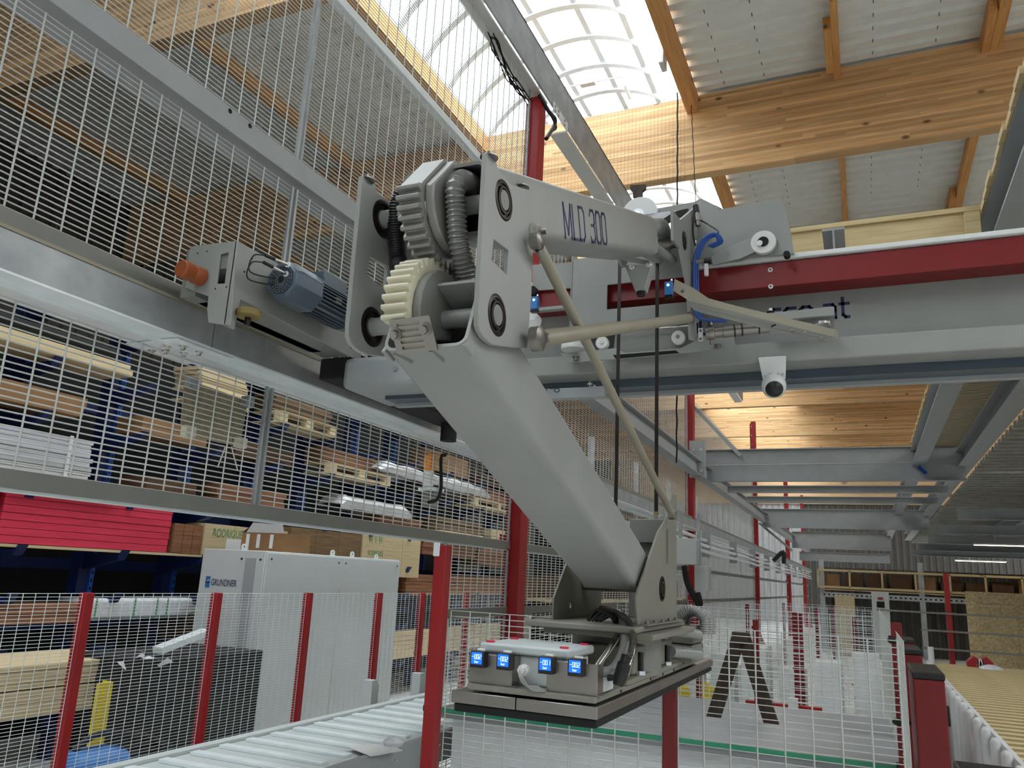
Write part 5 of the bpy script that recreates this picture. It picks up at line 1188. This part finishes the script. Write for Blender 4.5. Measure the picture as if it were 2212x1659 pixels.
lumber(-6.34, -5.96, 3.3, 4.5, 2.82, 2.98, 2, 'card', 'cardboard coloured pack under the pale thick planks', None, jit=.01)
r = thing('tube_bundle', (-6, 2.6, 3.37), 'dark tubes lying on the pale thick planks at the left edge', 'tubes')
for k in range(3): MB().cyl((-6.02 - .13 * k, 2.6, 3.43), (-6.02 - .13 * k, 4.75, 3.43), .06, 12).build('tube', 'rubber', r)
# wrapped bundles
for i, (y0, y1, z0, z1) in enumerate(((8.2, 9.9, 2.42, 2.55), (9.0, 12.5, 2.98, 3.12))):
    mb = MB(); N = 14; vs = []
    for q in range(N + 1):
        y = y0 + (y1 - y0) * q / N; sc = .35 if q in (0, N) else 1
        for dx, dz in ((-6.3, 0), (-6.12, 0), (-5.96, .02), (-5.93, .6), (-5.99, .95), (-6.15, 1), (-6.3, .95)): vs.append((dx + rnd.uniform(-.015, .02), y, z0 + (z1 - z0 + .04) * dz * sc + rnd.uniform(-.012, .014)))
    mb.add(vs, [(7 * q + a, 7 * q + (a + 1) % 7, 7 * q + 7 + (a + 1) % 7, 7 * q + 7 + a) for q in range(N) for a in range(7)])
    tag(mb.build('wrapped_bundle', 'film'), ['white film wrapped bundle on the second rack level', 'long film wrapped bundle on the third rack level'][i], 'bundle')
# big red-brown panels low on the rack and stock behind the near red post
low = [(8.3, 9.8, 1.30, 1.60, 'cardd', 'dark red panels beside the tall crate'), (10.4, 12.2, 1.95, 2.25, 'brownwood', 'reddish planks left of the nearest red post'), (12.3, 14.6, 1.85, 2.2, 'brownwood', 'orange planks right behind the nearest red post'),
       (10.0, 13.5, 1.35, 1.65, 'brownwood', 'brown plank stack under the rack beam by the red post'), (13.8, 17, 1.3, 1.7, 'planky', 'plank stack beyond the red post'), (9, 14, .5, .85, 'pine', 'pale plank stack on the floor level by the red post'), (6.0, 9.0, .95, 1.2, 'cardd', 'dark panels behind the cabinet')]
for a, b, z0, z1, m, lb in low: lumber(-6.34, -6.0, a, b, z0, z1, 6, m, lb, 'stock low on the blue rack', jit=.01)
lumber(-6.34, -6.0, 2.2, 4.85, 1.15, 1.30, 4, 'brownwood', 'brown panels low behind the low fence', 'stock low on the blue rack')
wbn = tag(MB().box(-6.34, -6.0, 4.85, 7.4, 1.165, 1.34).build('foil_bundle', 'film', bevel=.03), 'white foil bundle with green straps behind the low fence', 'bundle')
for y in (4.95, 5.35, 5.6, 5.72, 6.3): MB().box(-5.999, -5.995, y, y + .015, 1.165, 1.34).build('green_strap', 'greenink', wbn, smooth=False)
tag(MB().box(-13, -7.4, 1, 14, 0, 3.9).build('unlit_depth_block', 'dark', smooth=False), 'added black block for the unlit depth behind the blue rack', 'rack')  # solid black block stands in for the shade deep in the racking
# beams behind uprights closing the view
for z in (1.0, 1.55, 2.1, 3.1):
    tag(MB().box(-7.2, -7.15, 1.5, 18, z, z + .1).build('rack_beam', 'rackblue', smooth=False), 'blue rear rack beam at %s' % {1.0: 'knee height', 1.55: 'chest height', 2.1: 'head height', 3.1: 'upper height'}[z], 'beam')

# ================================================================ THINGS ON THE GUARD FENCE
sp = thing('wire_backed_plate', (-2.76, 2.53, 2.3), 'grey sheet metal plate clamped behind the guard mesh with plastic blocks', 'plate')
pc = [P(400, 818, X=-2.76), P(536, 866, X=-2.76), P(518, 965, X=-2.76), P(390, 938, X=-2.76)]
MB().add([tuple(p) for p in pc] + [tuple(p + Vector((-.006, 0, 0))) for p in pc], [(0, 1, 2, 3), (4, 5, 6, 7), (0, 1, 5, 4), (1, 2, 6, 5), (2, 3, 7, 6), (3, 0, 4, 7)]).build('plate', 'planksx', sp, smooth=False)
for i, p in enumerate(pc):
    c = p.lerp((pc[0] + pc[2]) / 2, .12); MB().box(-2.755, -2.72, c.y - .03, c.y + .03, c.z - .025, c.z + .025).build('clamp_block', 'ivory' if i > 1 else 'cabd', sp, bevel=.003)
for a, b, c, d in ((487, 965, 470, 1010), (500, 965, 513, 1015)):
    tag(MB().wire(P(a, b, X=-2.76), P(c, d, X=-2.76), .004).build('hanging_tie', 'white', smooth=False), 'white plastic tie hanging under the grey plate, %s' % ('left' if a == 487 else 'right'), 'tie')
q = P(927, 1018, X=-2.8)
bl = thing('beacon_light', q, 'orange beacon light on a white base behind the guard mesh', 'lamp')
MB().cyl(q, q + Vector((0, 0, .12)), .034, 20).build('lens', 'amber', bl); MB().cyl(q + Vector((0, 0, .12)), q + Vector((0, 0, .126)), .035, 20).build('cap', 'black', bl)
MB().cyl(q - Vector((0, 0, .11)), q, .036, 20).build('base', 'white', bl)
MB().box(q.x - .05, q.x + .098, q.y - .05, q.y + .06, q.z - .14, q.z - .12).build('bracket', 'galvl', bl)
MB().box(q.x - .03, q.x + .03, q.y - .01, q.y + .1, q.z - .25, q.z - .14).build('junction', 'greyd', bl)
tag(MB().tube(bezier([P(962, 983, X=-2.68), P(953, 990, X=-2.66), P(953, 1050, X=-2.66), P(945, 1078, X=-2.67), P(925, 1085, X=-2.7)], 16), .012, 8).build('black_cable', 'rubber'), 'thick black cable looping down beside the beacon light', 'cable')
q = P(952, 930, X=-2.45); tag(MB().tube(bezier([P(890, 845, X=-2.35), P(905, 885, X=-2.35), P(960, 915, X=-2.35)], 10), .008, 6).build('black_cable', 'rubber'), 'black cable hanging under the gantry end behind the lower arm', 'cable')
dk = thing('drive_unit', (-2.35, 3.5, 2.6), 'dark drive unit under the gantry end behind the lower arm', 'drive')
MB().box(-2.42, -2.2, 3.05, 4.5, 2.59, 2.70).build('housing', 'rubber', dk, bevel=.01); MB().cyl((-2.3, 4.2, 2.48), (-2.3, 4.2, 2.6), .05, 20).build('wheel', 'rubber', dk)

# ================================================================ STEEL PLATFORM, right
XB1, XB2, XB3 = .86, 1.15, 1.62
def ib(ax, c, z0, z1, wd, t0, t1, label, m='bluegrey', name='steel_beam', group='platform steel beams'):
    return tag(ibeam(MB(), ax, c, z0, z1, wd, t0, t1).build(name, m, smooth=False), label, 'beam', group)
ib('Y', XB1, 3.70, 3.95, .2, 1.5, 33, 'first grey I beam running away at the upper right edge')
ib('Y', 1.5, 3.66, 3.92, .22, 6, 33, 'second grey I beam right of the slatted platform bay')
ib('Y', -2.43, 3.42, 3.66, .16, 5.0, 42, 'long grey I beam over the guard fence meeting the cross beams')
for i, (y, z0, z1, x0, x1) in enumerate(((13.9, 3.45, 4.0, -2.5, 1.5), (15.6, 3.45, 3.58, -2.35, 1.4), (17.2, 3.42, 3.55, -2.2, 1.35), (22.6, 3.30, 3.80, -2.5, 1.55), (31.6, 3.2, 3.8, -2.45, .9), (34.5, 2.85, 3.2, -2.4, .9))):
    o = ib('X', y, z0, z1, .14, x0, x1, ['tall main cross beam at the front of the platform opening', 'narrow cross beam behind the main cross beam', 'second narrow cross beam behind the main one', 'middle grey cross beam with bolted plate ends', 'far pale cross beam of the platform', 'farthest low cross beam by the back wall'][i])
tag(MB().tube([P(1525, 1006, Y=13.8), P(1985, 1000, Y=13.8)], .012, 8).build('conduit', 'bluegrey'), 'thin grey conduit along the main cross beam', 'conduit')
cp_ = P(1985, 1008, Y=13.8); tag(MB().bar(cp_, P(2000, 1022, Y=13.75), .05, .05).build('blue_sleeve', 'blue'), 'small blue cable sleeve at the end of the conduit', 'sleeve')
fp_ = tag(MB().box(-2.55, -2.3, 12.9, 13.0, 3.4, 4.0).build('end_plate', 'bluegrey', smooth=False), 'bolted end plate where the cross beams meet the second red post', 'plate')
mb = MB()
for x in (-2.48, -2.36):
    for z in (3.5, 3.85): bolt(mb, (x, 12.9, z), (0, -1, 0), .02, .015)
mb.build('bolt', 'chrome', fp_, kind='stuff')
# diagonal braces
for a, b, Y_, lb in (((1485, 865), (1600, 985), 13.8, 'thin brace running down from the second red post'), ((1640, 1130), (1712, 1190), 23, 'thin brace by the third red post')):
    tag(MB().bar(P(*a, Y=Y_), P(*b, Y=Y_), .06, .06).build('brace', 'bluegrey', smooth=False), lb, 'brace')
# slatted bay and deck
sd = thing('slatted_deck', (1.2, 8, 3.93), 'raw plank deck with bright gaps between the two I beams', 'deck')
pk = None
for i in range(70):
    y = 5.6 + i * .118
    if y > 13.7: break
    if pk is None: pk = MB().box(.9, 1.5, y, y + .086, 3.96, 3.985).build('plank', 'planksx', sd, smooth=False)
    else: c = pk.copy(); COL.objects.link(c); c.location.y += i * .118
ed = thing('plank_ends', (.7, 4, 3.96), 'pale plank ends lying along the outer edge of the first I beam', 'planks')
pe = None
for i in range(70):
    y = 2.2 + i * .16
    if pe is None: pe = MB().box(.735, .9, y, y + .148, 3.952, 3.99).build('plank', 'plankx', ed, smooth=False)
    else: c = pe.copy(); COL.objects.link(c); c.location.y += i * .16; c.location.x += .006 * (i % 3)
dk2 = tag(corrugated(MB(), 'Z', 3.60, 14.1, 33.5, 1.64, 9, .3, .06).build('deck_sheet', 'deck', smooth=False), 'long grey ribbed deck underside at the right', 'deck')
dk3 = tag(corrugated(MB(), 'Z', 3.62, 6.5, 14.1, 1.64, 9, .3, .06).build('deck_sheet', 'deck', smooth=False), 'near ribbed deck underside at the right picture edge', 'deck')
for i, x in enumerate((3.2, 5.0)): ib('Y', x, 3.34, 3.585, .16, 14.1, 33.4, ['left', 'right'][i] + ' beam under the ribbed deck at the right')
for i, y in enumerate((17, 21, 25, 29, 33)): ib('X', y, 3.12, 3.33, .12, 1.64, 9, ['first', 'second', 'third', 'fourth', 'last'][i] + ' cross beam under the ribbed deck')
q = P(1945, 1200, Y=27)
# timber guard rails over the gantry
tg = thing('timber_guard', (0, 5.0, 3.8), 'raw timber boards and post over the gantry at the platform edge', 'timber')
ZT = P(2120, 445, Y=5.0).z
MB().prism([(P(1705, 495, Y=5).x, P(1705, 495, Y=5).z - .06), (P(2127, 447, Y=5).x, ZT - .06), (P(2127, 447, Y=5).x, ZT), (P(1705, 495, Y=5).x, ZT)] if 0 else [(-.36, ZT - .03), (.735, ZT - .03), (.735, ZT + .0), (-.36, ZT + .0)], 'Y', 4.98, 5.12).build('top_board', 'plankx', tg, smooth=False)
MB().box(-.36, .66, 5.0, 5.03, ZT - .17, ZT - .031).build('front_board', 'plankx', tg, smooth=False)
MB().box(-.36, .62, 5.0, 5.06, ZT - .245, ZT - .20).build('lower_board', 'plankx', tg, smooth=False)
MB().box(.64, .72, 4.92, 5.0, ZT - .30, ZT - .06).build('corner_post', 'plankx', tg, bevel=.003, smooth=False)
MB().box(-.34, .6, 5.10, 5.13, ZT - .40, ZT - .25).build('back_board', 'plankx', tg, smooth=False)
q = P(1800, 500, Y=4.6); ib('Y', q.x, q.z - .3, q.z + .0, .12, 4.55, 4.9, 'short grey I profile stub standing behind the girder', name='beam_stub', group=None)
# ================================================================ SECOND RUNWAY WITH CONDUCTORS
q = P(1480, 1150, X=-2.45)
cr = thing('conductor_rail', (-2.45, 14, 2.4), 'film wrapped conductor rails hanging under the far runway', 'rail')
for k in range(3):
    pts = [(-2.40 + .04 * k, 10 + j * 1.6, 2.42 - .1 * k + .012 * math.sin(j * 1.7)) for j in range(20)]
    MB().tube(pts, .028, 7).build('wrapped_rail', 'film' if k != 1 else 'alu', cr)
for j in range(9): MB().box(-2.47, -2.33, 10.5 + j * 3, 10.56 + j * 3, 2.15, 2.56).build('hanger', 'galv', cr, smooth=False)
for (a, b, c, d, Yq, lb) in ((1460, 1162, 1505, 1220, 9.6, 'pale switch box hanging under the runway near the gripper'), (1500, 1222, 1530, 1277, 9.9, 'pale lower switch box with black cable loop')):
    p0 = P(a, b, Y=Yq); p1 = P(c, d, Y=Yq)
    tag(MB().box(p0.x, p1.x, Yq, Yq + .2, p1.z, p0.z).build('switch_box', 'cab', bevel=.006), lb, 'box')
    tag(MB().box(p0.x + .02, p0.x + .06, Yq + .06, Yq + .1, p0.z, 2.56).build('box_hanger', 'galv', smooth=False), 'zinc strap holding the %s switch box' % ('upper' if a == 1460 else 'lower'), 'strap')
tag(MB().tube(bezier([P(1478, 1222, Y=9.4), P(1485, 1260, Y=9.4), P(1505, 1300, Y=9.4), P(1512, 1305, Y=9.4), P(1506, 1280, Y=9.4)], 16), .035, 8).build('cable_loop', 'rubber'), 'black cable loop hanging beside the switch boxes', 'cable')
e0, e1, e2 = P(1670, 1212, Y=20), P(1692, 1192, Y=20), P(1693, 1218, Y=20)
tag(MB().tube(bezier([e0, e1, e2], 8), .05, 6).build('cable_carrier', 'black'), 'black curled cable carrier end on the far runway', 'cable carrier')

# ================================================================ RIGHT FOREGROUND
for i, (a, b, c, Yq, x1) in enumerate(((1972, 1455, 1659, 3.95, 2040), (1944, 1405, 1659, 5.4, 1992), (1944, 1383, 1500, 7.0, 1976))):
    p0 = P(a, b, Y=Yq); p1 = P(x1, b + 6, Y=Yq)
    r = thing('red_cabinet', (p0.x, Yq, 0), ['nearest', 'middle', 'farthest'][i] + ' dark red sheet metal cabinet with black cap beside the roller row', 'cabinet')
    MB().box(p0.x, p1.x, Yq, Yq + .5, 0, p0.z - .02).build('body', 'redd', r, bevel=.004); MB().box(p0.x - .003, p1.x + .003, Yq - .004, Yq + .504, p0.z - .02, p0.z + .008).build('cap', 'black', r, bevel=.006)
    MB().box(p1.x, p1.x + .012, Yq + .02, Yq + .06, p0.z - .2, p0.z - .12).build('latch', 'black', r, bevel=.003)
st_ = thing('slat_table', (.6, 4, 1), 'long outfeed table of narrow timber slats at the right edge', 'table')
ZS = 1.0; sl1 = None
for i in range(42):
    y = 3.7 + i * .155
    if sl1 is None: sl1 = MB().box(.60, 3.4, y, y + .07, ZS - .03, ZS).build('slat', 'plankx', st_, smooth=False)
    else: c = sl1.copy(); COL.objects.link(c); c.location.y += i * .155
MB().box(.575, .598, 3.6, 10.3, ZS - .06, ZS + .01).build('side_rail', 'white', st_, bevel=.002)
for y in (4, 7, 10):
    for x in (.62, 3.3): MB().box(x, x + .06, y, y + .06, 0, ZS - .06).build('leg', 'bluegrey', st_, smooth=False)
MB().box(.6, 3.4, 3.6, 10.3, ZS - .14, ZS - .12).build('gap_shade_sheet', 'dark', st_, smooth=False)  # black sheet added so the gaps between the slats look shaded
rw_ = []
for i in range(16):
    y = 4.1 + i * .36
    t = MB().lathe((.545, y, .25), (0, 0, 1), [(0, .024), (.765, .024), (.775, .02), (.785, .012)], 14)
    if i == 0: base = thing('guide_roller', (.545, y, .25), '', 'roller', 'white upright guide rollers'); t.build('roller_tube', 'white', base); MB().cyl((.545, y, 0), (.545, y, .25), .01, 8).build('spindle', 'steel', base); fam = family(base); base['label'] = 'nearest white upright guide roller beside the slat table'
    else: dup(base, (0, .36 * i, 0), '%s white upright guide roller from the front' % ['', 'second', 'third', 'fourth', 'fifth', 'sixth', 'seventh', 'eighth', 'ninth', 'tenth', 'eleventh', 'twelfth', 'thirteenth', 'fourteenth', 'fifteenth', 'sixteenth'][i], fam)
q = P(2130, 1650, Y=3.0); tag(MB().box(q.x - .09, q.x + .35, 2.85, 3.0, q.z - .05, q.z).build('black_bar', 'black', bevel=.008), 'black bar end at the bottom right corner', 'bar')
# handrail at the end of the table
hy = 10.6
r = thing('handrail_post', (P(2050, 1330, Y=hy).x, hy, 0), 'slim red handrail post behind the slat table', 'post')
a, b = P(2037, 1238, Y=hy), P(2057, 1430, Y=hy); MB().box(a.x - .0, a.x + .055, hy, hy + .05, 0, a.z).build('tube', 'red', r, smooth=False)
for z in (1.51, 1.30, 1.10): MB().box(a.x - .04, a.x + .1, hy - .01, hy, z, z + .02).build('clamp', 'red', r, smooth=False)
for i, (z) in enumerate((1.505, 1.31, 1.112)): tag(MB().box(.1 if i == 0 else .55, 5, hy - .03, hy - .005, z, z + .02).build('hand_rail', 'cream', smooth=False), ['top', 'middle', 'lower'][i] + ' pale handrail tube behind the slat table', 'rail')
q = P(2110, 1432, Y=10.1)
for i, (a, m) in enumerate(((2098, 'red'), (2131, 'red'))):
    p = P(a, 1430, Y=10.1); r = thing('red_hopper', p, ['left', 'right'][i] + ' small red and white plastic piece lying on the slat table', 'part')
    pr = [(p.x - .05, ZS), (p.x + .03, ZS), (p.x + .05, ZS + .09), (p.x + .01, ZS + .11), (p.x - .05, ZS + .05)]
    if i: pr = [(2 * p.x - x, z) for x, z in pr]
    MB().prism(pr, 'Y', 9.95, 10.1).build('shell', 'red', r, bevel=.004)
    s_ = -1 if i else 1; MB().prism([(p.x + s_ * .052, ZS), (p.x + s_ * .09, ZS), (p.x + s_ * .075, ZS + .08), (p.x + s_ * .054, ZS + .08)] if s_ > 0 else [(p.x - .09, ZS), (p.x - .052, ZS), (p.x - .054, ZS + .08), (p.x - .075, ZS + .08)], 'Y', 9.95, 10.1).build('white_insert', 'white', r, bevel=.003)
tag(MB().lathe((P(2140, 1433, Y=9.9).x, 9.9, ZS), (0, 0, 1), [(0, .12), (.02, .1), (.04, .03)], 11).build('crumpled_film', 'film'), 'crumpled white film between the two red pieces', 'film')
q = P(2012, 1425, Y=10); tag(MB().cyl((q.x, 10, ZS), (q.x, 10, ZS + .17), .03, 12).build('white_roll', 'white'), 'small white roll standing at the far left table corner', 'roll')
# timber trestle
tr_ = thing('trestle', (-.4, 5.2, 0), 'dark old timber A trestle behind the mesh right of the gripper', 'trestle')
Yt = 5.6
for a, b, c, d in ((1597, 1372, 1535, 1570), (1605, 1372, 1675, 1590)):
    p0 = P(a, b, Y=Yt); p1 = P(c, d, Y=Yt); MB().bar(p0, p1, .085, .05).build('leg', 'oldwood', tr_, smooth=False)
p0 = P(1600, 1376, Y=Yt); MB().box(p0.x - .05, p0.x + .05, Yt - .05, Yt + .05, p0.z - .03, p0.z + .03).build('ridge', 'oldwood', tr_, smooth=False)
# glass edged tables beyond
zt_ = P(1675, 1592, Y=Yt + .2).z
for i, (y0, y1, z) in enumerate(((4.3, 5.1, P(1600, 1612, Y=4.3).z), (5.3, 6.6, P(1600, 1584, Y=5.3).z))):
    r = thing('machine_table', (-1, y0, z), ['nearer', 'farther'][i] + ' grey machine table with green glass edge behind the cross fence', 'table')
    MB().box(-2.3, .1, y0, y1, z - .05, z).build('top', 'topgrey', r, bevel=.003); MB().box(-2.3, .1, y0 - .012, y0 - .001, z - .02, z + .004).build('glass_edge', 'glasse', r, smooth=False)
    MB().box(-2.25, 0, y0 + .1, y1, 0, z - .06).build('base_cabinet', 'mwhite', r, smooth=False)
r = thing('red_crossbar', P(1700, 1520, Y=8), 'red beam on a white bracket behind the trestle', 'beam')
p0, p1 = P(1610, 1513, Y=8), P(1775, 1530, Y=8); MB().box(p0.x, p1.x, 8, 8.08, p1.z - .05, p0.z).build('beam', 'red', r, smooth=False); q = P(1713, 1530, Y=7.9); MB().box(q.x - .04, q.x + .04, 7.9, 7.99, q.z - .15, q.z + .08).build('bracket', 'white', r)
for i, (a, b) in enumerate(((1470, 1500), (1525, 1495), (1430, 1545))):
    q = P(a, b, Y=9.4 + .5 * i); tag(MB().lathe((q.x, q.y, 0), (0, 0, 1), [(0, .1), (.05, .12), (q.z + .05, .12), (q.z + .1, .05)], 12).build('yellow_drum', 'yellow'), ['left', 'right', 'lower left'][i] + ' yellow rounded drive cover glimpsed through the mesh', 'cover')
for i in range(6):
    x = -2.3 + .42 * i; tag(MB().box(x, x + .3, 10.5 + .3 * (i % 2), 11.2, .0, .75 + .12 * (i % 3)).build('machine_block', 'mwhite', bevel=.01), '%s pale machine block beyond the mesh fences' % ['first', 'second', 'third', 'fourth', 'fifth', 'sixth'][i], 'machine', 'pale machine blocks')

# ================================================================ BACK OF THE HALL
p0, p1 = P(2085, 1277, Y=24), P(2212, 1440, Y=24)
ow = thing('osb_partition', (p0.x, 24, 0), 'OSB board partition with a framed door at the right background', 'partition')
MB().box(p0.x, 9, 24, 24.1, 0, p0.z).build('panel', 'osb', ow, smooth=False)
d0, d1 = P(2122, 1312, Y=24), P(2204, 1430, Y=24)
MB().box(d0.x - .08, d0.x, 23.95, 23.99, 0, d0.z + .08).build('door_post', 'osb', ow, smooth=False)
MB().box(d0.x, d1.x, 23.95, 23.99, d0.z, d0.z + .08).build('door_head', 'osb', ow, smooth=False)
MB().box(d0.x, d1.x, 23.97, 23.995, 0, d0.z - .005).build('door_leaf', 'osb', ow, smooth=False)
YR = 25.4
zz = [P(1800, y, Y=YR).z for y in (1232, 1255, 1268, 1290)]
bb = thing('pallet_rack', (0, YR, 0), 'grey pallet rack with timber rails across the back wall', 'rack')
for i in range(4):
    x = -1.25 + i * 2.6
    MB().box(x, x + .14, YR, YR + .1, 0, zz[0] + .3).build('upright', 'rackgrey', bb, smooth=False)
for z in (zz[3],):
    bm_ = MB().box(-1.25, 9, YR - .02, YR + .04, z, z + .14).build('beam', 'rackgrey', bb, smooth=False)
    mb = MB()
    for k in range(80): mb.box(-1.15 + k * .125, -1.1 + k * .125, YR - .022, YR - .0195, z + .05, z + .09)
    mb.build('hole', 'dark', bm_, kind='stuff', smooth=False)
for z in (zz[0], zz[2]): MB().box(-1.3, 9, YR - .1, YR - .04, z - .03, z + .03).build('timber_rail', 'plankx', bb, smooth=False)
for k in range(12): MB().box(-1.3 + k * .85, -1.25 + k * .85, YR - .1, YR - .05, zz[2], zz[0]).build('timber_stud', 'plankx', bb, smooth=False)
MB().box(-1.25, 9, YR + .05, YR + .72, zz[2] - .09, zz[2] - .055).build('shelf', 'ply', bb, smooth=False)
st(corrugated(MB(), 'Y', YR + .8, -1.3, 9.2, 0, zz[0] + .1, .22, .05), 'wall_partition', 'corr', smooth=False)
bx = None; rr_ = random.Random(5)
for k in range(16):
    x = -1.2 + k * .62; h = rr_.uniform(.28, .42); m = 'cardd' if k % 4 else 'card'
    tag(MB().box(x, x + .5, YR + .1, YR + .6, zz[2] - .05, zz[2] + h).build('cardboard_box', m, smooth=False), '%s carton in the timber railed row on the back rack' % (seq + ['eighth', 'ninth', 'tenth', 'eleventh', 'twelfth', 'thirteenth', 'fourteenth', 'fifteenth', 'sixteenth'])[k], 'carton', 'cartons on the back rack')
for a, b, c, d, m, nm, lb in ((1803, 1285, 1847, 1313, 'ply', 'pale_board', 'pale board leaning at the back wall'), (1882, 1278, 1922, 1318, 'cab', 'white_machine', 'white machine with a dark window wrapped in film at the back')):
    p0, p1 = P(a, b, Y=24.4), P(c, d, Y=24.4); o = tag(MB().box(p0.x, p1.x, 24.4, 24.7, 0, max(p0.z, p1.z)).build(nm, m, bevel=.01), lb, 'machine' if m == 'cab' else 'board')
    if m == 'cab': MB().box(p0.x + .12, p1.x - .12, 24.38, 24.395, p1.z + .05, p0.z - .25).build('window', 'ring', o, smooth=False); MB().box(p0.x + .15, p1.x - .15, 24.38, 24.395, p0.z - .2, p0.z - .14).build('red_band', 'red', o, smooth=False)
# grey rack beyond the guard fence, centre
gr_ = thing('grey_rack', (-5.5, 14.5, 0), 'grey perforated rack seen through the guard fence beyond the gripper', 'rack')
for x_, y_ in ((-5, 15), (-5, 18.5), (-5, 22), (-5, 26)): MB().box(x_, x_ + .1, y_, y_ + .1, 0, 4.5).build('upright', 'rackgrey', gr_, smooth=False)
for z in (1.95, 2.9): 
    o = MB().box(-5.0, -4.94, 14.5, 26, z, z + .14).build('beam', 'rackgrey', gr_, smooth=False)
    mb = MB()
    for k in range(75): mb.box(-4.941, -4.938, 14.6 + .15 * k, 14.66 + .15 * k, z + .045, z + .095)
    mb.build('hole', 'dark', o, kind='stuff', smooth=False)
for z in (3.03, 1.27): MB().box(-6, -5.01, 14.5, 26, z - .03, z + .025).build('shelf', 'ply', gr_, smooth=False)
for z in (2.2, 2.45): MB().box(-5, -4.93, 14.5, 26, z + .9, z + .96).build('timber_rail', 'planky', gr_, smooth=False)
for k in range(9):
    y = 14.8 + k * 1.25; tag(MB().box(-6, -5.02, y, y + 1.0, 3.06, 3.5 + .1 * (k % 3)).build('cardboard_box', 'card' if k % 2 else 'cardd', smooth=False), '%s carton on the grey rack beyond the gripper' % (seq + ['eighth', 'ninth'])[k], 'carton', 'cartons on the grey rack')
for k in range(4):
    y = 15.2 + k * 2.4; tag(MB().box(-6, -5.02, y, y + 1.2, 1.3, 1.75).build('cardboard_box', 'cardd', smooth=False), '%s low brown carton under the grey rack beam' % seq[k], 'carton', 'low cartons of the grey rack')
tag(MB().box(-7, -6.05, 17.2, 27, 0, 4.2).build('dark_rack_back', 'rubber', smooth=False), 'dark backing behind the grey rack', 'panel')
# deck lamps (lit)
for i, (a, b, L) in enumerate(((2150, 1178, 2.2), (2095, 1212, 2.0))):
    p = P(a, b, Z=3.08); r = thing('tube_lamp', p, ['near', 'far'][i] + ' lit tube lamp under the ribbed deck', 'lamp')
    MB().box(p.x - .02, p.x + .02, p.y - .02, p.y + .02, 3.118, 3.6).build('hanger', 'galv', r, smooth=False); MB().box(p.x - .5, p.x + 1.2, p.y - .12, p.y + .12, 3.08, 3.118).build('housing', 'white', r); MB().box(p.x - .48, p.x + 1.18, p.y - .1, p.y + .1, 3.07, 3.079).build('tube', 'lampm', r, smooth=False)
